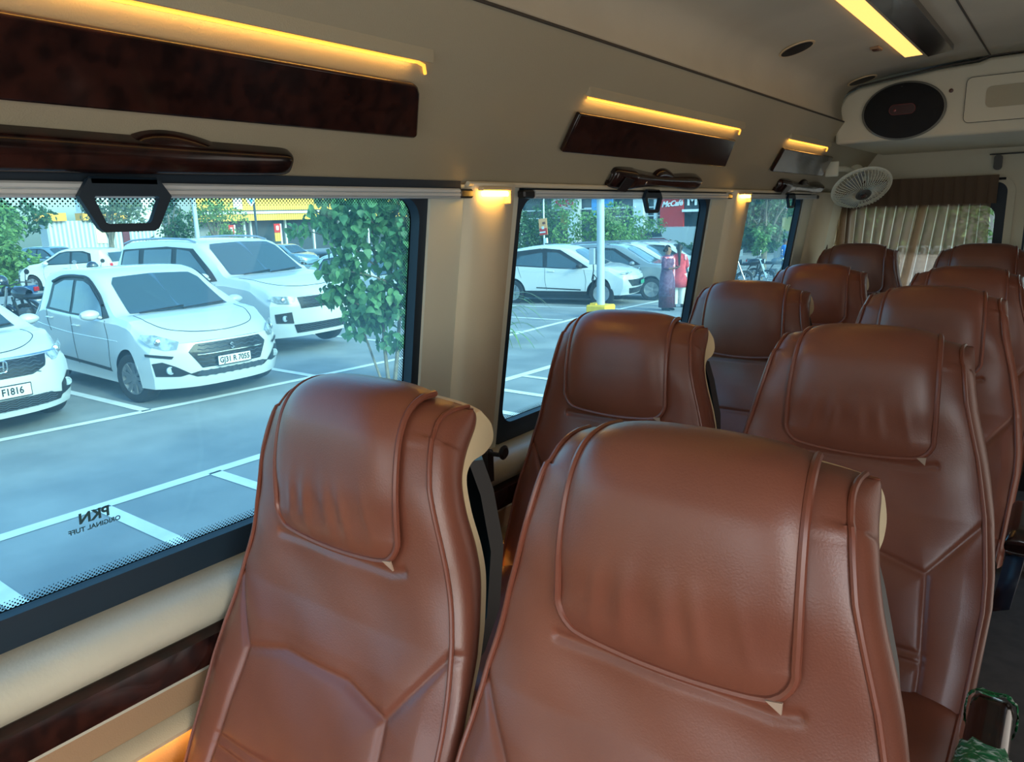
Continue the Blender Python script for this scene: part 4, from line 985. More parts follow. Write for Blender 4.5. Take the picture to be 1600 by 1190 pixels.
    for pl_ in sp.get('creases', ()):
        for sd in (-1, 1):
            mb = MB(); mb.tube([(c.warp(x, 0, z), sd*(c.side_y(x, z)-.006), z) for x, z in catmull(pl_, 6)], .010, 8); mb.build('crease', sp.get('paint') or paint, root)
    for pl_ in sp.get('hoodlines', ()):
        mb = MB(); mb.tube([(c.warp(x, y, c.top_z(x, y)), y, c.top_z(x, y)+.001) for x, y in catmull(pl_, 8)], .0045, 5); mb.build('hood_gap', mat('panel_gap', (0, 0, 0)), root)
    for (x, z) in sp.get('handles', ()):
        for sd in (-1, 1):
            y = c.side_y(x, z); mb = MB(); mb.tube([(x-.09, sd*(y+.002), z), (x-.07, sd*(y+.026), z), (x+.07, sd*(y+.026), z), (x+.09, sd*(y+.002), z)], .011, 8); mb.build('door_handle', sp.get('handle_mat') or paint, root)
    mx, mz = sp['mirror']
    for sd in (-1, 1):
        y = c.side_y(mx, mz)
        mb = MB(); G = []
        for u in np.linspace(0, 1, 9):
            s_ = math.sin(PI*(.08+.86*u))**.5; G.append([(mx-.02+.085*s_*math.cos(a), sd*(y+.035+.20*u), mz+.035+.068*s_*math.sin(a)*(1-.1*u)) for a in np.linspace(0, 2*PI, 15)])
        mb.grid(G); mb.add(G[0][:-1], [tuple(range(14))]); mb.add(G[-1][:-1], [tuple(range(14))])
        mb.tube([(mx, sd*(y-.02), mz-.02), (mx, sd*(y+.06), mz+.01)], .018, 6)
        mb.build('mirror', sp.get('mirror_mat') or paint, root, recalc=True)
    if sp.get('wipers'):
        wx = sp['wipers']
        for y0, y1 in ((-.55, .05), (.0, .6)):
            mb = MB(); mb.tube([(wx+.02, y0, c.top_z(wx+.02, y0)+.02), (wx-.07, y1, c.top_z(wx-.07, y1)+.02)], .010, 6); mb.build('wiper', cblack, root)
    if sp.get('rails'):
        x0, x1 = sp['rails']
        for sd in (-1, 1):
            mb = MB(); P = []
            for x in np.linspace(x0, x1, 10):
                yy = c.hw_-c.tw-.09; e = min(1, (x-x0)/.12, (x1-x)/.12); P.append((x, sd*yy, c.top_z(x, yy)+.012+.03*e))
            mb.tube(P, .017, 8); mb.build('roof_rail', sp.get('rail_mat') or alloy, root)
    pl_ = sp.get('plate')
    if pl_:
        z, txt, fr, off, (pw_, ph_) = pl_[:5]; col = pl_[5] if len(pl_) > 5 else platew
        x = c.warp(fr*c.L/2, 0, z)+fr*.03; mb = MB(); mb.box((x, off, z), (.012, pw_+.02, ph_+.02), bev=.003); pr = mb.build('plate_holder', cblack, root, sharp=50)
        mb = MB(); mb.box((x+fr*.007, off, z), (.006, pw_, ph_), bev=.002); q = mb.build('number_plate', col, root, sharp=50)
        if txt: text(txt, ph_*.86, inkb, q, frame_mat((x+fr*.0115, off, z), (0, fr, 0), (0, 0, 1)), 'plate_lettering', ext=.0006, bold=.0025, sx=.84)
    if sp.get('emblem'):
        ey, ez, er = sp['emblem']; x = c.warp(c.L/2, ey, ez)+.02
        if sp.get('emblem_s'):
            mb = MB()   # angular S badge built from two hooked bars
            S1 = [(.5, .62), (.0, 1.0), (-.62, .45), (.35, -.28), (.08, -.48), (-.12, -.30), (-.42, -.52), (.06, -.98), (.70, -.38), (-.25, .36), (.02, .56), (.22, .40)]
            mb.prism([(x, ey+a*er, ez+b*er) for a, b in S1], (0, 0, 0), (.008, 0, 0)); mb.build('emblem', chrome, root, recalc=True)
        elif sp.get('emblem_h'):
            mb = MB(); mb.tube([(x, ey+a*er, ez+b*er) for a, b in rrect(2, 1.7, .5, 4)], er*.13, 6, closed=True)
            mb.tube([(x, ey-.5*er, ez-.6*er), (x, ey-.62*er, ez+.7*er)], er*.14, 6); mb.tube([(x, ey+.5*er, ez-.6*er), (x, ey+.62*er, ez+.7*er)], er*.14, 6); mb.tube([(x, ey-.55*er, ez), (x, ey+.55*er, ez)], er*.12, 6); mb.build('emblem', chrome, root)
    if sp.get('visor'):
        for pl2 in sp['visor']:
            for sd in (-1, 1):
                mb = MB(); mb.tube([(x, sd*(c.side_y(x, z)+.014), z) for x, z in catmull(pl2, 8)], .022, 6); mb.build('window_visor', cblack, root)
    return root
SW = dict(name='hatchback_car', L=3.845, W=1.735, xf=1.13, xr=-1.32, r=.298, gap=.05, sill=.20, cf=.40, cr=.20, tw=.17, spokes=9, steer=.20,
    top=[(-1.93, .90), (-1.86, 1.10), (-1.68, 1.33), (-1.45, 1.455), (-1.0, 1.515), (-.4, 1.53), (-.1, 1.51), (.18, 1.42), (.50, 1.21), (.80, 1.03), (1.0, 1.0), (1.45, .93), (1.75, .835), (1.93, .72)],
    belt=[(-1.93, .84), (-1.2, 1.00), (-.4, .965), (.5, .93), (.95, .92), (1.4, .86), (1.93, .62)],
    nose=[(0, .10), (.2, .07), (.32, .015), (.45, 0), (.6, .01), (.72, .05), (.85, .12), (1.0, .3)], tail=[(0, .1), (.35, .02), (.6, 0), (.85, .05), (1.1, .14), (1.4, .35)],
    pillars=[[(-1.13, 1.005), (-1.08, 1.33), (-.80, 1.425), (-.2, 1.43), (.06, 1.38), (.70, .99), (.5, .955), (-.4, .975)]],
    windows=[[(-1.02, 1.03), (-.98, 1.31), (-.72, 1.385), (-.42, 1.395), (-.40, 1.00)], [(-.32, .995), (-.33, 1.39), (-.14, 1.39), (.03, 1.345), (.42, 1.09), (.52, .985)]],
    windshield=[[(.88, .0), (.87, .30), (.83, .64), (.28, .57), (.17, .50), (.14, .0), (.17, -.50), (.28, -.57), (.83, -.64), (.87, -.30)]],
    grille=[[(-.50, .62), (-.42, .705), (.42, .705), (.50, .62), (.38, .425), (-.38, .425)]], lower=[[(-.52, .365), (-.42, .39), (.42, .39), (.52, .365), (.44, .325), (-.44, .325)]],
    lamps=[[(.56, .745), (.60, .66), (.70, .655), (.80, .70), (.862, .80), (.84, .84), (.74, .83)]], fogbay=[[(.50, .37), (.60, .345), (.80, .36), (.82, .51), (.74, .525), (.64, .47)]],
    chrome=[[(-.42, .578), (-.42, .590), (.42, .590), (.42, .578)]], bars=6,
    guards=[[(.64, .585), (.86, .625), (.862, .595), (.66, .555)]],
    side_trim=[[(-.95, .37), (-.95, .415), (.62, .375), (.66, .33), (.2, .345)]],
    gaps=[[(-.36, .98), (-.34, .7), (-.30, .34)], [(.60, .95), (.66, .7), (.62, .34)], [(-1.10, 1.0), (-1.10, .85), (-1.02, .72)]], creases=[[(-1.5, .80), (-.5, .735), (.9, .72)]],
    hoodlines=[[(.95, .66), (1.4, .64), (1.7, .50), (1.80, .0), (1.7, -.50), (1.4, -.64), (.95, -.66)]], handles=[(-.19, .845), (-1.0, .9)], mirror=(.50, .985), wipers=.87,
    plate=(.485, 'GJ31 R 7055', 1, -.0, (.42, .105)), emblem=(0, .635, .045), emblem_s=True, visor=[[(-1.05, 1.36), (-.75, 1.43), (-.3, 1.445), (.02, 1.40), (.46, 1.12)]])
XV = dict(name='suv_car', L=4.66, W=1.90, xf=1.42, xr=-1.33, r=.375, gap=.075, sill=.30, cf=.30, cr=.16, tw=.15, spokes=6,
    top=[(-2.34, 1.10), (-2.28, 1.50), (-2.12, 1.72), (-1.7, 1.80), (-.8, 1.83), (.1, 1.80), (.42, 1.71), (.76, 1.47), (1.03, 1.27), (1.25, 1.23), (1.8, 1.17), (2.15, 1.08), (2.34, .92)],
    belt=[(-2.34, 1.16), (-1.2, 1.13), (.5, 1.10), (1.1, 1.10), (1.8, 1.03), (2.34, .80)],
    nose=[(0, .12), (.3, .06), (.5, .0), (.8, .0), (1.0, .06), (1.15, .25)], tail=[(0, .08), (.5, 0), (1.0, .02), (1.3, .10), (1.7, .25)],
    pillars=[[(-2.0, 1.17), (-1.93, 1.66), (-.5, 1.715), (.22, 1.68), (.9, 1.17), (.5, 1.14)]],
    windows=[[(-1.95, 1.20), (-1.75, 1.63), (-1.30, 1.66), (-1.27, 1.19)], [(-1.15, 1.19), (-1.14, 1.66), (-.35, 1.675), (-.33, 1.17)], [(-.20, 1.17), (-.21, 1.675), (.14, 1.64), (.62, 1.27), (.72, 1.17)]],
    windshield=[[(1.10, 0), (1.09, .4), (1.05, .75), (.47, .67), (.35, .58), (.33, 0), (.35, -.58), (.47, -.67), (1.05, -.75), (1.09, -.4)]],
    grille=[[(-.50, .92), (.50, .92), (.47, .74), (-.47, .74)]], lower=[[(-.6, .50), (.6, .50), (.54, .36), (-.54, .36)]], lamps=[[(.52, .93), (.55, .86), (.62, .82), (.80, .84), (.90, .92), (.86, .96)]], bars=4,
    fogbay=[[(.60, .52), (.84, .54), (.85, .68), (.62, .70)]], side_black=[[(-.92, .30), (-.92, .42), (1.0, .42), (1.0, .30)]],
    gaps=[[(-.27, 1.15), (-.25, .8), (-.25, .42)], [(.85, 1.12), (.92, .8), (.9, .42)]], hoodlines=[[(1.3, .8), (1.9, .7), (2.15, .4), (2.15, -.4), (1.9, -.7), (1.3, -.8)]], handles=[(-.1, .99), (-1.1, 1.02)], mirror=(.70, 1.20), wipers=1.1, rails=(-1.9, .2))
AM = dict(name='sedan_car', L=3.99, W=1.695, xf=1.20, xr=-1.27, r=.29, gap=.05, sill=.20, cf=.42, cr=.20, tw=.17, spokes=5,
    top=[(-2.0, .95), (-1.9, 1.04), (-1.55, 1.10), (-1.2, 1.35), (-.7, 1.49), (-.2, 1.50), (.2, 1.44), (.6, 1.20), (.98, .985), (1.2, .96), (1.6, .90), (1.85, .83), (2.0, .72)],
    belt=[(-2.0, .90), (-.4, .95), (.95, .92), (1.4, .87), (2.0, .64)], nose=[(0, .12), (.2, .05), (.3, .0), (.5, .0), (.7, .03), (.8, .10), (1.0, .3)], tail=[(0, .1), (.6, 0), (1.0, .12)],
    pillars=[[(-1.2, 1.0), (-.9, 1.34), (-.2, 1.42), (.14, 1.37), (.80, .985)]], windows=[[(-1.05, 1.03), (-.85, 1.30), (-.34, 1.37), (-.32, 1.0)], [(-.22, 1.0), (-.23, 1.375), (.10, 1.33), (.62, .99)]],
    windshield=[[(1.02, .0), (1.0, .3), (.96, .63), (.34, .55), (.25, .45), (.22, 0), (.25, -.45), (.34, -.55), (.96, -.63), (1.0, -.3)]],
    grille=[[(-.50, .775), (.50, .775), (.45, .66), (.30, .60), (-.30, .60), (-.45, .66)]], chrome=[[(-.70, .785), (-.70, .800), (.70, .800), (.70, .785)]],
    lower=[[(-.62, .34), (-.40, .385), (.40, .385), (.62, .34), (.58, .27), (-.58, .27)]], lamps=[[(.52, .775), (.55, .70), (.62, .70), (.80, .80), (.83, .86), (.76, .84)]],
    fogbay=[[(.60, .31), (.78, .34), (.80, .52), (.76, .535), (.62, .43)]], bars=5, gaps=[[(-.27, .98), (-.26, .4)], [(.62, .95), (.66, .4)]], hoodlines=[[(1.1, .62), (1.55, .60), (1.82, .3), (1.82, -.3), (1.55, -.60), (1.1, -.62)]],
    handles=[(-.15, .85)], mirror=(.62, .98), wipers=1.0, plate=(.47, '     F1816', 1, 0, (.46, .115)), emblem=(0, .72, .07), emblem_h=True)
CU = dict(name='coupe_suv_car', L=4.31, W=1.81, xf=1.28, xr=-1.28, r=.345, gap=.06, sill=.30, cf=.34, cr=.18, tw=.16, spokes=5, handle_mat=None,
    top=[(-2.16, 1.08), (-2.05, 1.24), (-1.6, 1.43), (-1.0, 1.565), (-.4, 1.62), (.1, 1.58), (.45, 1.46), (.85, 1.22), (1.12, 1.08), (1.35, 1.05), (1.75, 1.0), (2.02, .93), (2.16, .80)],
    belt=[(-2.16, 1.10), (-1.4, 1.08), (0, 1.02), (1.05, .97), (1.6, .93), (2.16, .74)], nose=[(0, .16), (.35, .08), (.5, 0), (.7, .0), (.88, .05), (1.0, .2)], tail=[(0, .1), (.5, 0), (1.0, .05), (1.2, .2)],
    pillars=[[(-2.05, 1.12), (-1.75, 1.31), (-1.2, 1.46), (-.4, 1.545), (.10, 1.50), (.93, 1.03), (.5, .985), (-1.2, 1.07)]], windows=[[(-1.30, 1.11), (-1.02, 1.34), (-.40, 1.43), (-.36, 1.05)], [(-.24, 1.045), (-.26, 1.44), (.05, 1.42), (.55, 1.15), (.75, 1.0)]],
    windshield=[[(1.16, 0), (1.12, .66), (.52, .58), (.42, .4), (.40, 0), (.42, -.4), (.52, -.58), (1.12, -.66)]],
    grille=[[(-.75, .70), (.75, .70), (.62, .52), (-.62, .52)]], lower=[[(-.70, .48), (.70, .48), (.6, .32), (-.6, .32)]], lamps=[[(.52, .905), (.60, .87), (.86, .86), (.87, .90)]],
    side_black=[[(-.88, .30), (-.88, .40), (.88, .40), (.88, .30)]], side_trim=[[(-.55, .47), (-.55, .50), (.72, .455), (.72, .42)]],
    gaps=[[(-.30, 1.04), (-.30, .7), (-.25, .42)], [(.80, .98), (.86, .7), (.84, .42)], [(-1.1, 1.05), (-1.0, .75)]], creases=[[(-1.5, .96), (.2, .90), (1.1, .88)]], handles=[(-.12, .93)], mirror=(.72, 1.04), mirror_mat=cblack, arch_black=True, plate=(.60, '', 1, .0, (.40, .10), mat('green_ev_plate', rgb(40, 150, 110), .5)))
CR = dict(name='suv_car', L=4.3, W=1.79, xf=1.27, xr=-1.34, r=.33, gap=.06, sill=.28, cf=.30, cr=.15, tw=.15, spokes=5,
    top=[(-2.15, 1.10), (-2.08, 1.35), (-1.85, 1.54), (-1.2, 1.61), (-.3, 1.635), (.2, 1.59), (.55, 1.46), (.9, 1.25), (1.15, 1.10), (1.4, 1.06), (1.8, 1.02), (2.05, .93), (2.15, .82)],
    belt=[(-2.15, 1.10), (0, 1.03), (1.1, .98), (1.7, .94), (2.15, .74)], nose=[(0, .12), (.35, .05), (.5, 0), (.7, .0), (.88, .05), (1.0, .2)], tail=[(0, .08), (.5, 0), (1.0, .04), (1.4, .2)],
    pillars=[[(-1.9, 1.10), (-1.75, 1.45), (-.4, 1.54), (.18, 1.50), (.95, 1.04), (.5, 1.0)]], windows=[[(-1.75, 1.13), (-1.62, 1.41), (-1.22, 1.45), (-1.20, 1.10)], [(-1.10, 1.10), (-1.10, 1.455), (-.36, 1.475), (-.34, 1.06)], [(-.24, 1.055), (-.25, 1.47), (.12, 1.44), (.75, 1.02)]],
    windshield=[[(1.2, 0), (1.16, .66), (.56, .58), (.46, .4), (.44, 0), (.46, -.4), (.56, -.58), (1.16, -.66)]],
    grille=[[(-.45, .86), (.45, .86), (.40, .62), (-.40, .62)]], lower=[[(-.6, .50), (.6, .50), (.5, .32), (-.5, .32)]], lamps=[[(.50, .82), (.55, .70), (.82, .72), (.84, .84)]], bars=5, side_black=[[(-.9, .28), (-.9, .40), (.9, .40), (.9, .28)]],
    gaps=[[(-.28, 1.04), (-.26, .42)], [(.80, .98), (.84, .42)]], handles=[(-.12, .92), (-1.05, .95)], mirror=(.74, 1.05), rails=(-1.6, .0))
HB = dict(SW); HB.update(steer=0, plate=(.80, '', -1, 0, (.42, .10)), grille=[], emblem=None, rearglass=[[(-.52, 1.34), (.52, 1.34), (.60, 1.02), (-.60, 1.02)]], rearlamps=[[(.62, .98), (.74, .96), (.76, .72), (.66, .72)]], spokes=7, visor=None)
def car(sp, paint, label, x, y, deg, **kw):
    s2 = dict(sp); s2.update(kw); o = make_car(s2, paint, label, kw.get('group')); place(o, x, y, deg); return o
car(SW, paint_w, 'white hatchback with plate GJ31 R 7055 parked facing the van', -9.82, 4.97, -1.5)
car(AM, paint_w, 'white sedan whose nose enters at the left edge, plate ending F1816', -10.34, 2.52, 4)
car(XV, paint_w, 'tall white seven-seat SUV parked behind the white hatchback', -11.88, 7.50, 4.5)
car(AM, paint_w, 'white sedan half hidden behind the leafy young tree', -13.6, 12.4, -4, plate=None, emblem=None)
car(CU, paint_w, 'white coupe SUV with black roofline seen through the middle window', -11.35, 17.65, 14.6)
car(CR, paint_g, 'silver grey SUV parked just behind the white coupe SUV', -11.0, 19.9, 15)
car(CR, paint_w, 'white SUV two places beyond the white coupe SUV', -12.2, 23.5, 14)
car(CR, paint_w, 'white SUV beyond the two standing women', -13.2, 27.9, 12)
car(HB, paint_w, 'distant white hatchback seen from behind near the green hedge', -29.6, 12.4, 216)
car(AM, paint_w, 'distant white sedan parked left of the tall white SUV', -33.5, 18.4, 10, plate=None, emblem=None)
car(HB, paint_b, 'distant blue grey hatchback beside the far hedge', -40.0, 16.0, 20, plate=None)
car(HB, paint_b, 'distant pale blue hatchback before the yellow shopfront', -37.5, 27.8, 10, plate=None)
car(AM, paint_w, 'distant white sedan before the grey shop windows', -33.0, 21.8, 5, plate=None, emblem=None)
# ---------------------------------------------------------------- plants
def leafmat(name, c1, c2, tr=.35):
    m = bpy.data.materials.new(name); m.use_nodes = True; n = m.node_tree; n.nodes.clear()
    o = n.nodes.new('ShaderNodeOutputMaterial'); a = n.nodes.new('ShaderNodeBsdfPrincipled'); b = n.nodes.new('ShaderNodeBsdfTranslucent'); mx = n.nodes.new('ShaderNodeMixShader'); mx.inputs[0].default_value = tr
    tc = n.nodes.new('ShaderNodeTexCoord'); nz = n.nodes.new('ShaderNodeTexNoise'); nz.inputs['Scale'].default_value = 5; rp = n.nodes.new('ShaderNodeValToRGB')
    rp.color_ramp.elements[0].position = .35; rp.color_ramp.elements[0].color = (*c1, 1); rp.color_ramp.elements[1].position = .65; rp.color_ramp.elements[1].color = (*c2, 1)
    n.links.new(tc.outputs['Object'], nz.inputs[0]); n.links.new(nz.outputs[0], rp.inputs[0]); n.links.new(rp.outputs[0], a.inputs['Base Color']); n.links.new(rp.outputs[0], b.inputs[0])
    a.inputs['Roughness'].default_value = .45
    n.links.new(a.outputs[0], mx.inputs[1]); n.links.new(b.outputs[0], mx.inputs[2]); n.links.new(mx.outputs[0], o.inputs[0]); return m
lf_peepal = leafmat('heart_leaf_green', rgb(66, 114, 76), rgb(108, 156, 104)); lf_dark = leafmat('dark_foliage', rgb(50, 84, 52), rgb(92, 128, 84)); lf_mid = leafmat('mid_foliage', rgb(84, 130, 74), rgb(136, 172, 98)); lf_dry = leafmat('olive_foliage', rgb(96, 112, 84), rgb(140, 150, 118))
bark = mat('grey_bark', rgb(134, 124, 110), .9, noise_amt=.3, nscale=12, bump=.6, bscale=30)
def leaves(pts, size, rs, shape='leaf', droop=0.0):
    """one mesh of individual leaves"""
    if shape == 'heart': L = np.array([(0, 0, 0), (.38, .12, .05), (.5, .38, .07), (.32, .68, .04), (0, 1.15, -.06), (-.32, .68, .04), (-.5, .38, .07), (-.38, .12, .05)])
    elif shape == 'blade': L = np.array([(0, 0, 0), (.05, .3, .0), (.05, 1.3, -.1), (0, 2.2, -.45), (-.05, 1.3, -.1), (-.05, .3, .0)])
    else: L = np.array([(0, 0, 0), (.3, .45, .06), (0, 1.0, 0), (-.3, .45, .06)])
    n = len(pts); k = len(L); a = rs.uniform(0, 2*PI, n); tilt = rs.normal(-.5-droop, .5, n); roll = rs.normal(0, .7, n); sc = size*rs.uniform(.65, 1.25, n)
    V = np.zeros((n, k, 3))
    x, y, z = L[:, 0], L[:, 1], L[:, 2]
    cr, sr = np.cos(roll)[:, None], np.sin(roll)[:, None]; X = x*cr+z*sr; Z = -x*sr+z*cr; Y = y+0*X
    ct, st = np.cos(tilt)[:, None], np.sin(tilt)[:, None]; Y, Z = Y*ct-Z*st, Y*st+Z*ct
    ca, sa = np.cos(a)[:, None], np.sin(a)[:, None]; X, Y = X*ca-Y*sa, X*sa+Y*ca
    V[..., 0] = X; V[..., 1] = Y; V[..., 2] = Z; V = V*sc[:, None, None]+np.asarray(pts)[:, None, :]
    mb = MB(); mb.add(V.reshape(-1, 3).tolist(), [tuple(range(i*k, i*k+k)) for i in range(n)]); return mb
def blobs(cs, n, rs, shell=.6):
    P = []; w_ = np.array([c[3]*c[4] for c in cs]); w_ = w_/w_.sum()
    idx = rs.choice(len(cs), n, p=w_); d = rs.normal(size=(n, 3)); d /= np.linalg.norm(d, axis=1)[:, None]; r = rs.uniform(shell, 1.05, n)**.7
    C_ = np.array(cs)[idx]; return np.c_[C_[:, 0]+d[:, 0]*C_[:, 3]*r, C_[:, 1]+d[:, 1]*C_[:, 3]*r, C_[:, 2]+d[:, 2]*C_[:, 4]*r]
# young heart-leaved tree beside the hatchback
rs = np.random.RandomState(5)
tr = empty('young_tree', (-6.72, 6.30, 0), 0, 'young leafy tree with big heart-shaped leaves standing outside the front window', 'tree')
stems = [[(0, 0, 0), (-.03, .0, .5), (-.06, .03, 1.1), (-.10, .0, 1.7), (-.14, .02, 2.3), (-.1, 0, 2.8)], [(.05, .05, 0), (.10, .12, .6), (.08, .22, 1.2), (.12, .26, 1.9), (.1, .3, 2.7)], [(-.05, -.05, 0), (-.16, -.12, .45), (-.26, -.20, .9), (-.34, -.3, 1.4), (-.40, -.42, 1.8)],
         [(-.10, 0, 1.5), (-.28, -.25, 1.75), (-.5, -.5, 1.9), (-.66, -.68, 1.96)], [(.08, .2, 1.2), (.0, -.05, 1.35), (-.20, -.35, 1.45), (-.42, -.55, 1.42)], [(-.08, 0, .9), (-.2, -.25, 1.05), (-.36, -.5, 1.08)], [(-.08, 0, 2.0), (-.3, -.2, 2.3), (-.5, -.45, 2.42)]]
mb = MB()
for i, P_ in enumerate(stems):
    K = catmull(P_, 5); mb.tube([tuple(p) for p in K], list(np.linspace((.028, .030, .018, .012, .012, .010, .012)[i], .005, len(K))), 7)
mb.tube([(.20, .30, 0), (.20, .31, .4), (.17, .33, 1.0), (.18, .36, 1.7)], [.085, .075, .065, .05], 12)
mb.build('stems', bark, tr)
cs = [(-.05, -.02, 2.35, .50, .45), (-.35, -.35, 2.10, .35, .30), (-.30, -.30, 1.50, .34, .24), (-.15, -.15, 1.12, .42, .28), (.15, .22, 1.75, .34, .5), (.10, .15, 1.05, .36, .3), (-.42, -.42, 1.18, .22, .16), (-.18, -.2, .80, .30, .16), (.05, .05, .58, .24, .12), (-.62, -.66, 1.96, .16, .10), (-.2, -.25, 1.85, .3, .25)]
leaves(blobs(cs, 2300, rs, .2), .096, rs, 'heart', .55).build('foliage', lf_peepal, tr, smooth=False)
leaves(blobs([(.22, .36, 1.65, .30, .6), (.28, .42, 2.3, .32, .4)], 620, rs, .1), .13, rs, 'blade', .6).build('narrow_foliage', lf_dry, tr, smooth=False)
# strappy palm at the left edge of the middle window
pr = empty('palm_shrub', (-7.72, 9.95, gz(10)), 0, 'small strappy palm shrub at the left edge of the middle window', 'shrub')
rs = np.random.RandomState(9)
for k in range(26):
    a = rs.uniform(0, 2*PI) if k > 12 else rs.uniform(-.9, 1.2); h0 = rs.uniform(.03, .25) if k % 2 else rs.uniform(.45, .75); L_ = rs.uniform(.7, 1.1); mb = MB()
    base = np.array((0, 0, h0)); d = np.array((math.cos(a), math.sin(a), 0)); rows = []
    for t in np.linspace(0, 1, 9):
        p = base+d*L_*t*.8+np.array((0, 0, L_*(.75*t-.85*t*t))); s_ = np.array((-math.sin(a), math.cos(a), 0))*.024*(1-t)**.6
        rows.append([tuple(p-s_), tuple(p+(0, 0, -.004)), tuple(p+s_)])
    mb.grid(rows); mb.build('frond', lf_dry if k % 3 else lf_mid, pr)
mb = MB(); mb.tube([(0, 0, 0), (0, .01, .3), (0, 0, .62)], [.07, .06, .045], 10); mb.build('trunk', bark, pr)
# background trees and hedges
def tree(label, x, y, h, cr, n, size, m, seed, trunk=True, base=None, nm='tree', squash=.8, cat='tree'):
    rs = np.random.RandomState(seed); r = empty(nm, (x, y, gz(y)), 0, label, cat, 'trees and bushes beyond the car park')
    zb = base if base is not None else h*.45
    cs = [(rs.normal(0, cr*.45), rs.normal(0, cr*.45), rs.uniform(zb, h), cr*rs.uniform(.35, .6), cr*rs.uniform(.35, .6)*squash) for _ in range(9)]
    leaves(blobs(cs, n, rs, .45), size, rs).build('foliage', m, r, smooth=False)
    if trunk:
        mb = MB(); mb.tube([(0, 0, -.1), (.05, 0, h*.3), (.0, .05, h*.7)], [.16*h/4, .12*h/4, .05], 9)
        for k in range(4): a = k*1.7; mb.tube([(.03, 0, h*(.28+.06*k)), (cr*.3*math.cos(a), cr*.3*math.sin(a), h*.6), (cr*.6*math.cos(a), cr*.6*math.sin(a), h*.8)], [.05, .035, .015], 6)
        mb.build('trunk', bark, r)
    return r
tree('dense bright green bush at the far left beside the motorbikes', -35.2, 11.2, 3.1, 2.6, 9000, .27, lf_mid, 1, False, .2, 'bush', cat='bush')
tree('dark green tree rising above the far left hedge', -43.2, 13.2, 5.0, 2.6, 3600, .30, lf_dark, 2, True, 2.6)
tree('olive tree with a leaning trunk beside the white shutters', -36, 16.8, 4.3, 1.3, 1200, .2, lf_dry, 3, True, 2.6)
tree('dark leafy tree left of the blind handle, before the pale building', -38, 20.8, 4.4, 1.4, 2200, .2, lf_dark, 4, True, 1.6)
tree('small green tree before the yellow shopfront', -40, 24.6, 4.2, 1.3, 1100, .19, lf_mid, 6, True, 2.4)
tree('low green shrub below the yellow shopfront', -42, 26.8, 2.7, 1.0, 700, .18, lf_mid, 8, True, 1.6, 'shrub', cat='shrub')
tree('bushy tree behind the orange poster in the middle window', -22.4, 30.2, 3.2, 1.7, 3600, .17, lf_dark, 10, True, .6)
tree('green tree left of the orange poster in the middle window', -26.0, 31.2, 3.6, 1.3, 2200, .18, lf_dark, 11, True, 1.0)
tree('green tree behind the light pole in the middle window', -17.6, 31.0, 3.4, 1.8, 4200, .17, lf_mid, 12, True, .6)
tree('small green tree beside the white building column', -17.4, 34.2, 2.6, 1.0, 1300, .17, lf_mid, 13, True, .8)
tree('low green tree in front of the red restaurant banner', -15.2, 34.9, 1.2, 1.4, 1800, .18, lf_dark, 14, False, .3, 'bush', cat='bush')
tree('tall grey-green tree filling the rearmost side window', -11.0, 33.4, 4.2, 1.9, 5200, .24, lf_dark, 15, True, 1.6)
tree('bright green sapling in the middle of the rearmost side window', -9.95, 30.0, 2.3, .45, 500, .17, lf_mid, 16, True, 1.2)
# planting along the far boundary
hd = empty('boundary_hedge', (0, 0, 0), 0, 'long dark hedge closing the car park beyond every parked car', 'hedge')
rs = np.random.RandomState(3); P_ = []
for i in range(3500):
    t = rs.uniform(); x = -16.5+13*t; y = 50+rs.uniform(-1, 1); P_.append((x, y, rs.uniform(-.8, 6.0)**1.0))
leaves(np.array(P_), .45, rs).build('foliage', lf_dark, hd, smooth=False)
mb = MB(); mb.box((-10, 52, 2.5), (13.5, .4, 7)); mb.build('backing_wall', mat('weathered_wall', rgb(120, 126, 124), .9), hd, smooth=False)

# ---------------------------------------------------------------- buildings
ribm = bpy.data.materials.new('yellow_ribbed_cladding'); ribm.use_nodes = True; n = ribm.node_tree; B = n.nodes['Principled BSDF']
tc = n.nodes.new('ShaderNodeTexCoord'); wv = n.nodes.new('ShaderNodeTexWave'); wv.bands_direction = 'Y'; wv.inputs['Scale'].default_value = 1.6
rp = n.nodes.new('ShaderNodeValToRGB'); rp.color_ramp.elements[0].color = (*rgb(196, 150, 60), 1); rp.color_ramp.elements[1].color = (*rgb(238, 190, 84), 1)
n.links.new(tc.outputs['Object'], wv.inputs[0]); n.links.new(wv.outputs[0], rp.inputs[0]); n.links.new(rp.outputs[0], B.inputs['Base Color'])
whitew = mat('white_render', rgb(226, 230, 228), .8); greyw = mat('grey_render', rgb(150, 154, 156), .8, noise_amt=.15, nscale=1); shopg = mat('shop_glass', rgb(74, 84, 92), .12); redm = mat('red_panel', rgb(206, 44, 40), .5); dkp = mat('dark_fascia', rgb(52, 58, 64), .4)
corr = bpy.data.materials.new('white_corrugated_sheet'); corr.use_nodes = True; n = corr.node_tree; B = n.nodes['Principled BSDF']
tc = n.nodes.new('ShaderNodeTexCoord'); wv = n.nodes.new('ShaderNodeTexWave'); wv.bands_direction = 'Y'; wv.inputs['Scale'].default_value = 1.3
rp = n.nodes.new('ShaderNodeValToRGB'); rp.color_ramp.elements[0].color = (*rgb(150, 158, 164), 1); rp.color_ramp.elements[1].color = (*rgb(222, 226, 228), 1)
n.links.new(tc.outputs['Object'], wv.inputs[0]); n.links.new(wv.outputs[0], rp.inputs[0]); n.links.new(rp.outputs[0], B.inputs['Base Color'])
def bx(root, nm, m, x0, x1, y0, y1, z0, z1):
    mb = MB(); mb.box(((x0+x1)/2, (y0+y1)/2, (z0+z1)/2), (abs(x1-x0), abs(y1-y0), abs(z1-z0))); return mb.build(nm, m, root, smooth=False)
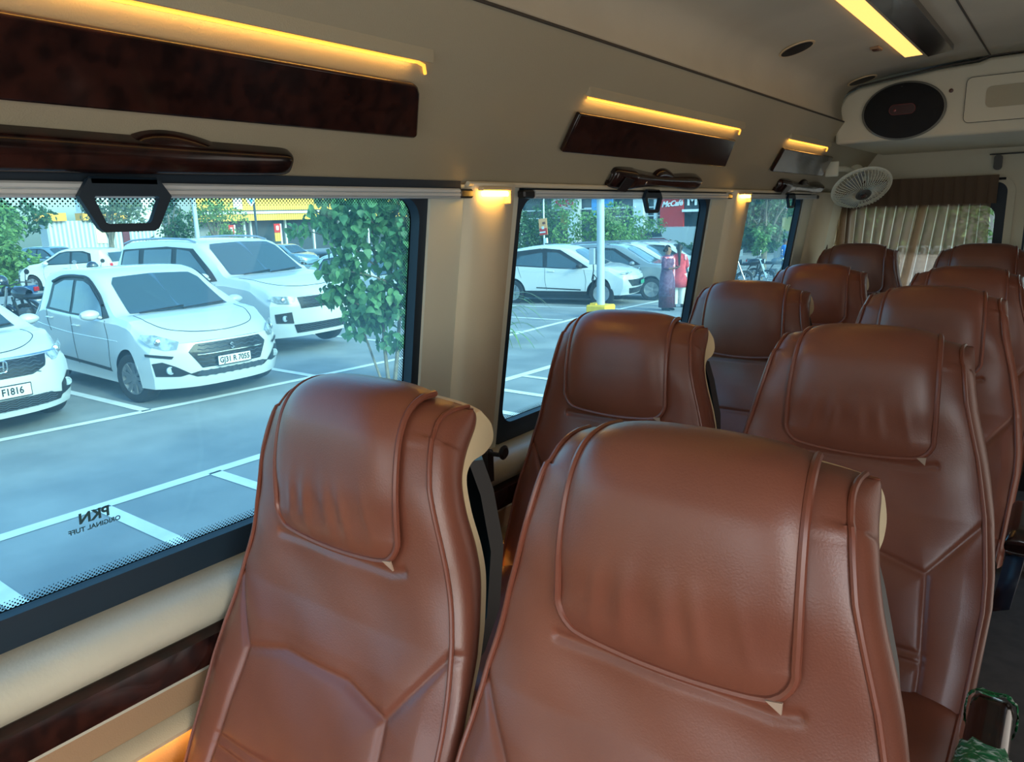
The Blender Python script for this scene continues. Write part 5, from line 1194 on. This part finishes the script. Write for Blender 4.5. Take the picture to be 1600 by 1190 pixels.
b1 = empty('shop_building', (-46, 30, 0), 0, 'yellow clad shopfront building beyond the front window', 'building')
b1.location = (0, 0, 0)
bx(b1, 'wall', greyw, -54, -46.4, 26.0, 46, 0, 6.5)
bx(b1, 'upper_cladding', ribm, -46.4, -46.0, 27.2, 46, 2.86, 6.4)
bx(b1, 'canopy_edge', whitew, -46.4, -45.1, 27.0, 46, 2.66, 2.82)
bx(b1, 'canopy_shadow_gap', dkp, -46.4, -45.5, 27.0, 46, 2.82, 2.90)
bx(b1, 'lower_cladding', ribm, -46.4, -45.2, 27.0, 46, 2.20, 2.66)
bx(b1, 'shopfront_glass', shopg, -46.4, -46.2, 28.5, 46, 0, 2.2)
for y in (30.6, 31.1, 34.0, 36.5, 39, 42): bx(b1, 'mullion', whitew, -46.2, -46.05, y, y+.13, 0, 2.2)
bx(b1, 'white_panel', whitew, -46.0, -45.9, 29.9, 30.55, 3.0, 6.0)
for nm, y, w_ in (('a', 28.45, .42), ('b', 32.0, .5)):
    p = empty('standing_sign', (-44.6, y, 0), 0, 'small red standing sign %s' % ('left of the dark lamp post, before the shopfront' if nm == 'a' else 'right of the dark lamp post with a yellow foot'), 'sign')
    bx(p, 'red_face', redm, -.03, .03, 0, w_, 1.35, 1.95); bx(p, 'white_disc', whitew, .03, .05, w_*.3, w_*.7, 1.52, 1.80); bx(p, 'side_post', whitew, -.03, .03, w_, w_+.10, .0, 1.95)
    bx(p, 'foot', ribm if nm == 'b' else redm, -.03, .03, 0, w_, .75, 1.33)
b2 = empty('workshop_building', (0, 0, 0), 0, 'white corrugated shutter building with orange fascia at the far left', 'building')
bx(b2, 'shutter_wall', corr, -47.5, -46.5, 18.3, 24.6, 0, 2.45); bx(b2, 'orange_fascia', mat('orange_fascia', rgb(236, 170, 70), .6), -47.2, -46.2, 17.9, 19.3, 2.45, 2.90); bx(b2, 'orange_fascia', MATS['orange_fascia'], -47.2, -46.2, 20.2, 22.75, 2.46, 2.88)
bx(b2, 'roof_strip', whitew, -47.3, -46.1, 20.2, 22.75, 2.88, 2.95); bx(b2, 'poster', mat('poster_cream', rgb(226, 224, 170), .7), -46.5, -46.45, 20.9, 21.5, 1.1, 2.0); bx(b2, 'door', mat('maroon_door', rgb(110, 50, 60), .6), -46.5, -46.4, 22.45, 22.85, 0, 1.95)
bx(b2, 'upper_wall', whitew, -50, -48, 21.5, 25.9, 0, 7); bx(b2, 'upper_window', shopg, -48, -47.9, 22.6, 24.6, 3.1, 4.2)
b3 = empty('restaurant_building', (0, 0, 0), 0, 'dark glass restaurant building with white columns beyond the middle window', 'building')
bx(b3, 'wall', mat('teal_dark_glazing', rgb(66, 84, 90), .2), -38, -17.5, 47, 52, -.8, 6)
for x0, x1 in ((-34.9, -33.9), (-29.35, -28.65), (-24.1, -23.35)): bx(b3, 'column', whitew, x0, x1, 46, 46.8, -.8, 6)
for z in (2.32, 1.75): bx(b3, 'glazing_bar', whitew, -38, -21.5, 46.6, 46.8, z, z+.07)
bx(b3, 'sun_shade', mat('ochre_panel', rgb(150, 140, 70), .8), -30.3, -29.4, 46.5, 46.7, .9, 2.2)
bx(b3, 'glass_mullion', whitew, -22.75, -22.55, 46.4, 46.6, -.8, 6)
bx(b3, 'banner', redm, -22.15, -20.50, 46.1, 46.3, .5, 4.5)
text('McCafé', .50, mat('sign_white', rgb(246, 246, 244), .5), b3, frame_mat((-21.28, 46.05, 2.52), (1, 0, .06), (-.06, 0, 1)), 'banner_lettering', ext=.02, shear=.35, bold=.014, sx=.95)
bx(b3, 'fascia', dkp, -20.5, -15.5, 46.2, 46.6, 2.13, 3.4); bx(b3, 'fascia_edge', MATS['sign_white'], -20.55, -15.5, 46.0, 46.6, 1.98, 2.14)
text('M', .88, MATS['sign_white'], b3, frame_mat((-20.28, 46.15, 2.68), (1, 0, 0), (0, 0, 1)), 'fascia_lettering', ext=.02, align='LEFT', bold=.03, sx=1.05)
sg = empty('shop_sign', (0, 0, 0), 0, 'white signboard with large red regional lettering on the restaurant front', 'sign')
bx(sg, 'bracket', whitew, -29.6, -29.4, 45.88, 46.95, 2.8, 3.0); bx(sg, 'board', mat('pink_white_board', rgb(222, 216, 222), .6), -30.55, -28.33, 45.75, 45.9, 2.42, 3.5)
text('ડાઘચ', .80, mat('red_ink', rgb(190, 40, 70), .5), sg, frame_mat((-29.44, 45.7, 2.80), (1, 0, 0), (0, 0, 1)), 'red_lettering', ext=.02, bold=.02)
sg = empty('blue_sign', (0, 0, 0), 0, 'blue and white sign panel behind the grey light pole', 'sign')
bm_ = mat('sky_blue_panel', rgb(60, 150, 216), .5)
bx(sg, 'bracket', whitew, -26.6, -26.4, 45.95, 47.02, 2.3, 2.5); bx(sg, 'blue_panel', bm_, -27.2, -26.7, 45.75, 45.9, 1.8, 3.4); bx(sg, 'blue_panel', bm_, -26.3, -25.55, 45.75, 45.9, 2.45, 3.4); bx(sg, 'white_band', whitew, -27.9, -23.9, 45.9, 46.0, 2.36, 2.45)
b4 = empty('kiosk', (0, 0, 0), 0, 'small kiosk with white and red awning in the rearmost side window', 'building')
bx(b4, 'awning', mat('awning_white', rgb(232, 226, 230), .6), -12.5, -10.2, 38.6, 40, 2.00, 2.14); bx(b4, 'awning_edge', redm, -12.5, -10.2, 38.55, 38.65, 1.93, 2.0); bx(b4, 'counter', mat('ochre_board', rgb(190, 176, 110), .7), -11.95, -10.6, 39, 40, .9, 1.6); bx(b4, 'base', greyw, -12.3, -10.3, 39, 40.4, -.8, .9)
# far van
vr = empty('delivery_van', (-17.4, 38.6, gz(38)), 0, 'long white van with a red sloping front parked beyond the cars', 'van')
mb = MB(); vx = [(-2.0, 1.05), (-2.0, 1.75), (-1.4, 2.0), (3.2, 2.0), (3.2, .4), (-2.1, .4)]
mb.prism([(x, -.6, z) for x, z in vx], (0, 0, 0), (0, 1.8, 0)); mb.build('body', paint_w, vr, recalc=True, sharp=30)
mb = MB(); mb.prism([(x, -.63, z) for x, z in ((-1.7, 1.05), (-1.7, 1.40), (-.6, 1.42), (.4, .95))], (0, 0, 0), (0, .02, 0)); mb.build('maroon_stripe', mat('maroon_stripe', rgb(128, 44, 60), .4), vr, recalc=True)
mb = MB(); mb.prism([(x, -.63, z) for x, z in ((-1.9, 1.45), (-1.75, 1.75), (-.8, 1.80), (-.7, 1.5))], (0, 0, 0), (0, .02, 0)); mb.build('side_window', cglass, vr, recalc=True)
for x in (-1.3, 2.2): wheel(vr, x, -.55, .36, .22, 6, -1)
# ---------------------------------------------------------------- street furniture
lp = empty('light_pole', (-8.42, 14.55, gz(14.5)), 0, 'grey light pole on a yellow kerb block in front of the white coupe SUV', 'pole')
polem = mat('grey_pole_paint', rgb(176, 186, 192), .45)
mb = MB(); mb.lathe([(.105, 0), (.095, .3), (.085, 2.0), (.08, 6.0)], Matrix.Translation((0, 0, .0)), 20); mb.build('pole', polem, lp)
mb = MB(); mb.box((0, 0, .15), (.52, .46, .30), bev=.03); mb.box((-.12, 0, .31), (.16, .30, .05), bev=.01); mb.build('kerb_block', mat('yellow_paint', rgb(240, 190, 44), .6, noise_amt=.1), lp, sharp=50)
mb = MB(); mb.box((-.165, -.05, 1.38), (.14, .14, .36), bev=.01); mb.build('junction_box', polem, lp, sharp=50)
mb = MB(); mb.tube([(-.16, -.05, 1.20), (-.15, -.06, 1.05), (-.20, -.05, .85), (-.12, -.08, .72), (-.05, -.10, .9), (-.14, -.08, .98), (-.20, -.04, .3), (-.20, -.04, .05)], .014, 6); mb.build('cable', blackp, lp)
op = empty('lamp_post', (-34, 20.0, 0), 0, 'pale lamp post before the yellow shopfront, left of the dark post', 'pole'); mb = MB(); mb.lathe([(.12, 0), (.10, 3), (.09, 7)], None, 12); mb.build('post', polem, op); mb = MB(); mb.box((.0, 0, .1), (.4, .4, .2), bev=.02); mb.build('footing', greyw, op)
op = empty('lamp_post', (-30, 20.58, 0), 0, 'dark lamp post with a blue and white shield sign', 'pole'); mb = MB(); mb.lathe([(.06, 0), (.05, 3), (.05, 6)], None, 12); mb.build('post', mat('dark_teal_paint', rgb(30, 58, 70), .5), op)
mb = MB(); mb.prism([(.06, y, z) for y, z in ((-.44, 3.2), (.02, 3.2), (-.03, 2.95), (-.20, 2.78), (-.38, 2.95))], (0, 0, 0), (.02, 0, 0)); mb.build('shield_sign', whitew, op, recalc=True)
mb = MB(); mb.prism([(.085, y, z) for y, z in ((-.32, 3.1), (-.08, 3.1), (-.20, 2.88))], (0, 0, 0), (.01, 0, 0)); mb.build('shield_mark', bm_, op, recalc=True)
ps = empty('poster_post', (-18.45, 27.0, gz(27)), 0, 'thin post carrying an orange and red poster before the trees', 'sign'); z0 = -gz(27)
mb = MB(); mb.lathe([(.035, 0), (.03, 4.5)], None, 10); mb.build('post', whitew, ps)
R8 = Matrix.Rotation(-.08, 3, 'Y')
def tb(c, d, nm, m): 
    mb = MB(); mb.box((0, 0, 0), d, bev=.002); v = [tuple((R8 @ Vector(p))+Vector(c)) for p in mb.v]; mb.v = v; return mb.build(nm, m, ps, sharp=50)
tb((0, -.06, z0+1.54), (.42, .02, .70), 'poster_board', mat('poster_orange', rgb(244, 170, 110), .6)); tb((.02, -.075, z0+1.34), (.40, .01, .28), 'poster_red', redm); tb((.0, -.085, z0+1.50), (.12, .01, .12), 'poster_disc', whitew); tb((.05, -.085, z0+1.70), (.14, .01, .10), 'poster_picture', mat('poster_brown', rgb(120, 70, 60), .6)); tb((-.02, -.085, z0+1.31), (.3, .01, .06), 'poster_wave', whitew)
tb((.10, -.02, z0+.95), (.16, .1, .22), 'meter_box', whitew)

# ---------------------------------------------------------------- motorcycles
def moto(label, x, y, deg, tank, helmet=False, sc=1.0, tail=False, group=None):
    r = empty('motorcycle', (x, y, gz(y)), math.radians(deg), label, 'motorcycle', group)
    for wx in (.66, -.64):
        M = Matrix.Translation((wx, 0, .30)) @ Matrix.Rotation(PI/2, 4, 'X'); mb = MB()
        mb.lathe([(.225, -.04), (.26, -.05), (.295, -.035), (.302, 0), (.295, .035), (.26, .05), (.225, .04)], M, 28, cap=False); w_ = mb.build('wheel', tyre, r)
        mb = MB(); mb.lathe([(.226, -.02), (.215, 0), (.226, .02)], M, 24, cap=False)
        for k in range(5): a = 2*PI*k/5; mb.tube([(wx, 0, .30), (wx+.22*math.cos(a), 0, .30+.22*math.sin(a))], .014, 5)
        mb.lathe([(.06, -.03), (.06, .03)], M, 16); mb.build('rim', alloy, w_)
    mb = MB(); G = []
    for t in np.linspace(0, 1, 12):
        wv_ = .13*math.sin(PI*min(1, .12+.9*t))**.5; hv = .13*math.sin(PI*min(1, .14+.85*t))**.5; G.append([(-.02+.46*t, wv_*math.cos(a), .84+.05*t+hv*math.sin(a)) for a in np.linspace(0, 2*PI, 17)])
    mb.grid(G); mb.build('fuel_tank', tank, r)
    mb = MB(); G = []
    for t in np.linspace(0, 1, 12):
        G.append([(-.72+.74*t, (.10+.03*math.sin(PI*t))*math.cos(a), .80+.10*(1-t)**2+.055*math.sin(a)-.02*math.sin(PI*t)) for a in np.linspace(0, 2*PI, 15)])
    mb.grid(G); mb.build('saddle', blackp, r)
    mb = MB(); mb.tube([(.66, .09, .30), (.50, .09, .70), (.40, .09, .98)], .025, 8); mb.tube([(.66, -.09, .30), (.50, -.09, .70), (.40, -.09, .98)], .025, 8); mb.build('fork', chrome, r)
    mb = MB(); mb.tube([(.40, 0, .95), (.05, 0, .72), (-.15, 0, .40), (.22, 0, .30), (.42, 0, .72)], .025, 8); mb.tube([(-.15, .08, .42), (-.64, .08, .30)], .022, 8); mb.tube([(-.15, -.08, .42), (-.64, -.08, .30)], .022, 8); mb.tube([(-.5, .12, .74), (-.56, .10, .34)], .03, 8); mb.tube([(-.5, -.12, .74), (-.56, -.10, .34)], .03, 8); mb.build('frame', cblack, r)
    mb = MB(); mb.box((.08, 0, .44), (.30, .24, .26), bev=.05); mb.lathe([(.09, -.14), (.10, 0), (.09, .14)], Matrix.Translation((.06, 0, .40)) @ Matrix.Rotation(PI/2, 4, 'X'), 18); mb.build('engine', mat('engine_grey', rgb(96, 98, 100), .4, .6), r, sharp=50)
    mb = MB(); mb.tube([(.2, -.13, .36), (-.1, -.16, .26), (-.35, -.17, .30), (-.80, -.18, .38)], [.02, .025, .045, .05], 10); mb.build('exhaust', chrome, r)
    mb = MB(); mb.tube([(.30, .36, 1.03), (.38, .20, 1.05), (.42, 0, 1.0), (.38, -.20, 1.05), (.30, -.36, 1.03)], .013, 7); mb.build('handlebar', blackp, r)
    for s_ in (-1, 1):
        mb = MB(); mb.tube([(.34, s_*.26, 1.05), (.36, s_*.30, 1.20)], .007, 5); mb.lathe([(.05, -.012), (.055, 0), (.045, .012)], Matrix.Translation((.35, s_*.33, 1.24)) @ Matrix.Rotation(PI/2, 4, 'Y'), 16); mb.build('mirror', chrome if s_ > 0 else blackp, r)
    mb = MB(); mb.lathe([(.04, -.08), (.09, -.03), (.095, .03)], Matrix.Translation((.53, 0, .90)) @ Matrix.Rotation(PI/2, 4, 'Y'), 18); h_ = mb.build('headlight', blackp, r); mb = MB(); mb.lathe([(.088, 0), (.06, .02), (.01, .025)], Matrix.Translation((.56, 0, .90)) @ Matrix.Rotation(PI/2, 4, 'Y'), 18); mb.build('lens', hlamp, h_)
    mb = MB(); G = [[(.66+.33*math.cos(a), y_, .30+.335*math.sin(a)) for y_ in (-.065, 0, .065)] for a in np.linspace(.5, 2.5, 12)]; mb.grid(G); o = mb.build('front_mudguard', tank, r); s_ = o.modifiers.new('s', 'SOLIDIFY'); s_.thickness = .008
    mb = MB(); mb.prism([(-.50, 0, .92), (-.92, 0, .96), (-.90, 0, .80), (-.55, 0, .72)], (0, -.07, 0), (0, .07, 0)); mb.build('tail_cowl', tank, r, recalc=True)
    mb = MB(); mb.box((-.935, 0, .88), (.05, .13, .09), bev=.015); mb.build('tail_light', tlamp, r, sharp=50)
    mb = MB(); mb.box((-.96, 0, .70), (.01, .20, .12), Matrix.Rotation(.4, 3, 'Y')); mb.build('number_plate', platew, r, sharp=50)
    mb = MB(); G = [[(-.64+.34*math.cos(a), y_, .32+.36*math.sin(a)) for y_ in (-.07, 0, .07)] for a in np.linspace(1.2, 2.9, 10)]; mb.grid(G); o = mb.build('rear_mudguard', cblack, r); s_ = o.modifiers.new('s', 'SOLIDIFY'); s_.thickness = .008
    return r
def helmet(label, x, y, z, col, rot=0):
    h = empty('helmet', (x, y, z), rot, label, 'helmet')
    mb = MB(); G = []
    for el in np.linspace(-.55, PI/2, 12): G.append([(.135*math.cos(el)*math.cos(a), .118*math.cos(el)*math.sin(a), .125*math.sin(el)+.07) for a in np.linspace(0, 2*PI, 25)])
    mb.grid(G); mb.build('shell', col, h)
    mb = MB(); G = []
    for el in np.linspace(-.32, .42, 6): G.append([(.139*math.cos(el)*math.cos(a), .122*math.cos(el)*math.sin(a), .129*math.sin(el)+.07) for a in np.linspace(-1.1, 1.1, 14)])
    mb.grid(G); mb.build('visor', cglass, h)
    return h
bluet = mat('blue_tank_paint', rgb(50, 96, 150), .25, coat=1); blackt = mat('black_tank_paint', rgb(28, 30, 34), .25, coat=1); redt = mat('red_tank_paint', rgb(150, 30, 36), .3, coat=1); whitet = mat('white_tank_paint', rgb(205, 208, 210), .3, coat=1)
moto('dark motorcycle with a red tail light parked beyond the white sedan at the far left', -15.9, 5.75, 200, blackt, True)
helmet('dark helmet resting on the motorcycle seat at the far left', -16.55, 5.55, 1.0, mat('helmet_dark', rgb(40, 48, 62), .2, coat=1), 2.6)
moto('blue motorcycle cut off by the left edge of the picture', -17.3, 5.6, 215, bluet)
moto('motorcycle with only its tail showing above the white hatchback roof', -20.6, 9.0, 160, redt)
helmet('dark helmet seen just above the white hatchback roof', -20.25, 8.90, 1.0, MATS['helmet_dark'], 1.0)
moto('black motorcycle in profile in the rearmost side window', -9.5, 27.3, 8, blackt)
moto('motorcycle showing only its front wheel, nearest in the rearmost side window', -9.75, 25.6, 30, whitet)
moto('grey motorcycle behind the black one in the rearmost side window', -9.2, 29.0, 15, mat('grey_tank_paint', rgb(90, 100, 108), .3, coat=1))
# ---------------------------------------------------------------- people
skin_m = mat('skin_brown', rgb(150, 104, 80), .55); hair_m = mat('black_hair', rgb(24, 20, 20), .5)
def person(label, x, y, deg, H_, top_m, low_m, top_len, arms, legw=1.0, hair='bun', scarf=None, skirt=False, shoe=None):
    r = empty('person', (x, y, gz(y)), math.radians(deg), label, 'person'); k = H_/1.6
    P = {}; E = []; R = []
    V = []
    def v(p, rad): V.append(tuple(c*k for c in p)); R.append(rad*k); return len(V)-1
    pel = v((0, 0, .86), .13); wa = v((.0, 0, 1.0), .105); ch = v((.01, 0, 1.20), .12); nk = v((.0, 0, 1.36), .045); h1 = v((.015, 0, 1.43), .062); h2 = v((.015, 0, 1.50), .075); h3 = v((.005, 0, 1.56), .055)
    ns = v((.10, 0, 1.475), .012)
    E += [(pel, wa), (wa, ch), (ch, nk), (nk, h1), (h1, h2), (h2, h3), (h1, ns)]
    hands = []
    for s_, A in zip((-1, 1), arms):
        sh = v((0, s_*.15, 1.29), .048); el = v(A[0], .036); wr = v(A[1], .024); pm = v(A[2], .026); E += [(ch, sh), (sh, el), (el, wr), (wr, pm)]
        d = Vector(A[2])-Vector(A[1]); d.normalize(); sd = Vector((0, 0, 1)).cross(d); sd = sd.normalized() if sd.length > .1 else Vector((0, 1, 0)); cu = Vector((.2, 0, -1)).normalized()
        for q, (o_, L_) in enumerate(((-.022, .062), (-.008, .072), (.008, .068), (.021, .054))):
            a = Vector(A[2])+sd*o_; m1 = v(a+d*L_*.55, .0085); m2 = v(a+d*L_*.9+cu*L_*.25, .007); E += [(pm, m1), (m1, m2)]
        t1 = v(Vector(A[1]).lerp(Vector(A[2]), .6)+sd*-.036+d*.012, .009); t2 = v(Vector(A[2])+sd*-.046+d*.022, .008); E += [(pm, t1), (t1, t2)]
    for s_ in (-1, 1):
        hp = v((0, s_*.085, .80), .085*legw); kn = v((.02, s_*.09, .46), .058*legw); an = v((-.01, s_*.09, .08), .036); to = v((.12, s_*.10, .03), .03); E += [(pel, hp), (hp, kn), (kn, an), (an, to)]
    me = bpy.data.meshes.new('body'); me.from_pydata(V, E, []); o = bpy.data.objects.new('body', me); C.objects.link(o); o.parent = r
    sk = o.modifiers.new('skin', 'SKIN'); sk.use_smooth_shade = True
    for i, rad in enumerate(R): me.skin_vertices[0].data[i].radius = (rad, rad)
    me.skin_vertices[0].data[0].use_root = True
    ss = o.modifiers.new('sub', 'SUBSURF'); ss.levels = 1; ss.render_levels = 1
    me.materials.append(skin_m)
    # clothes
    def loft(rings, nm, m, n=22):
        G = [[((cx+rx*math.cos(a)*(1+.03*math.sin(5*a+z*9)))*k, (cy+ry*math.sin(a)*(1+.03*math.sin(4*a+z*7)))*k, z*k) for (cx, cy, rx, ry, z) in rings] for a in np.linspace(0, 2*PI, n+1)]
        mb = MB(); mb.grid(G); q = mb.build(nm, m, r, sharp=80); s2 = q.modifiers.new('s', 'SOLIDIFY'); s2.thickness = .008; return q
    loft([(0, 0, .055, .06, 1.365), (0, 0, .10, .155, 1.325), (.01, 0, .135, .185, 1.25), (.01, 0, .14, .175, 1.15), (0, 0, .125, .155, 1.0), (0, 0, .15, .185, .86), (0, 0, .17, .21, .70), (0, 0, .18, .225, top_len)], 'tunic', top_m)
    for s_, A in zip((-1, 1), arms):
        mb = MB(); pts = [(0, s_*.13, 1.30), (A[0][0]*.5, (s_*.15+A[0][1])/2, (1.29+A[0][2])/2), A[0], tuple(np.array(A[0])*.35+np.array(A[1])*.65)]
        mb.tube([tuple(c*k for c in p) for p in pts], [.062*k, .056*k, .050*k, .046*k], 12, cap=False); mb.build('sleeve', top_m, r)
    if skirt: loft([(0, 0, .15, .19, .80), (0, 0, .18, .21, .5), (0, 0, .19, .21, .08)], 'skirt', low_m)
    else:
        for s_ in (-1, 1):
            mb = MB(); mb.tube([tuple(c*k for c in p) for p in ((0, s_*.075, .86), (.01, s_*.085, .62), (.02, s_*.09, .46), (0, s_*.09, .25), (-.01, s_*.09, .09))], [.115*k*legw, .10*k*legw, .082*k*legw, .075*k*legw, .066*k*legw], 12); mb.build('trouser_leg', low_m, r)
    for s_ in (-1, 1):
        mb = MB(); mb.tube([tuple(c*k for c in p) for p in ((-.07, s_*.09, .035), (0, s_*.095, .045), (.08, s_*.10, .035), (.16, s_*.10, .022))], [.032*k, .040*k, .038*k, .022*k], 10); mb.build('shoe', shoe or blackp, r)
    # hair
    mb = MB(); G = []
    for el in np.linspace(-.9, PI/2, 10):
        row = []
        for a in np.linspace(-2.35, 2.35, 22):
            row.append(((-.004-.088*math.cos(el)*math.cos(a))*k, .086*math.cos(el)*math.sin(a)*k, (1.515+.092*math.sin(el))*k))
        G.append(row)
    mb.grid(G); q = mb.build('hair', hair_m, r, sharp=180); s2 = q.modifiers.new('s', 'SOLIDIFY'); s2.thickness = .012
    if hair == 'tail': mb = MB(); mb.tube([tuple(c*k for c in p) for p in ((-.075, 0, 1.53), (-.12, .0, 1.45), (-.13, 0, 1.30), (-.125, 0, 1.12), (-.12, 0, 1.02))], [.035*k, .042*k, .036*k, .026*k, .010*k], 10); mb.build('ponytail', hair_m, r)
    elif hair == 'bun': mb = MB(); mb.lathe([(.01, -.035), (.035, -.02), (.042, 0), (.035, .02), (.01, .035)], Matrix.Translation((-.10*k, 0, 1.47*k)) @ Matrix.Rotation(PI/2, 4, 'Y'), 14); mb.build('hair_bun', hair_m, r)
    # face
    for s_ in (-1, 1):
        mb = MB(); mb.lathe([(.004, -.004), (.010, 0), (.004, .004)], Matrix.Translation((.083*k, s_*.028*k, 1.497*k)) @ Matrix.Rotation(PI/2, 4, 'Y'), 10); mb.build('eye', mat('eye_dark', rgb(30, 24, 22), .3), r)
        mb = MB(); mb.lathe([(.008, -.006), (.018, 0), (.010, .006)], Matrix.Translation((.0*k, s_*.078*k, 1.485*k)) @ Matrix.Rotation(PI/2, 4, 'X'), 10); mb.build('ear', skin_m, r)
    mb = MB(); mb.tube([(.078*k, -.02*k, 1.435*k), (.084*k, 0, 1.435*k), (.078*k, .02*k, 1.435*k)], .005*k, 6); mb.build('mouth', mat('lip_brown', rgb(128, 66, 60), .5), r)
    if scarf:
        G = []
        for a in np.linspace(-2.4, 2.4, 26):
            G.append([((.13*math.cos(a)-.01)*k, .175*math.sin(a)*k, z*k) for z in (1.33, 1.27, 1.20)])
        mb = MB(); mb.grid(G); q = mb.build('scarf', scarf, r, sharp=180); s2 = q.modifiers.new('s', 'SOLIDIFY'); s2.thickness = .012
        mb = MB(); mb.grid([[(.145*k, (.03+.09*j)*k, z*k) for j in (0, 1)] for z in (1.30, 1.1, .9, .7, .52)]); q = mb.build('scarf_end', scarf, r); s2 = q.modifiers.new('s', 'SOLIDIFY'); s2.thickness = .010
    return r
purple = mat('purple_patterned_cloth', rgb(92, 52, 84), .8, col2=rgb(116, 86, 112), nscale=16); maroon = mat('maroon_patterned_cloth', rgb(96, 38, 60), .8, col2=rgb(66, 26, 46), nscale=14)
coral = mat('coral_red_cloth', rgb(222, 70, 78), .8, col2=rgb(190, 50, 64), nscale=9); pinkw = mat('pink_white_cloth', rgb(236, 176, 184), .8, col2=rgb(222, 90, 100), nscale=14)
denim = mat('denim_blue_cloth', rgb(54, 78, 128), .85); cloudw = mat('off_white_cloth', rgb(222, 218, 210), .85); skyb = mat('bright_blue_cloth', rgb(40, 130, 222), .8)
person('woman in a dark purple patterned long dress standing in profile by the parked SUVs', -7.92, 16.95, -8, 1.60, purple, maroon, .36,
       (((.05, -.20, 1.06), (.20, -.14, 1.04), (.27, -.10, 1.06)), ((.06, .20, 1.05), (.22, .12, 1.06), (.28, .07, 1.08))), hair='bun', scarf=pinkw, skirt=True)
person('woman in a coral red tunic and blue and white trousers seen from behind', -8.02, 17.85, 118, 1.62, coral, cloudw, .52,
       (((.04, -.21, 1.05), (.18, -.16, .98), (.25, -.13, 1.0)), ((.03, .21, 1.04), (.16, .17, .95), (.22, .14, .97))), hair='tail', scarf=pinkw, legw=1.15)
person('person in a bright blue shirt at the right edge of the rearmost side window', -9.22, 30.6, 20, 1.65, skyb, denim, .82,
       (((.02, -.21, 1.05), (.06, -.22, .86), (.08, -.22, .80)), ((.02, .21, 1.05), (.06, .22, .86), (.08, .22, .80))), hair='short')
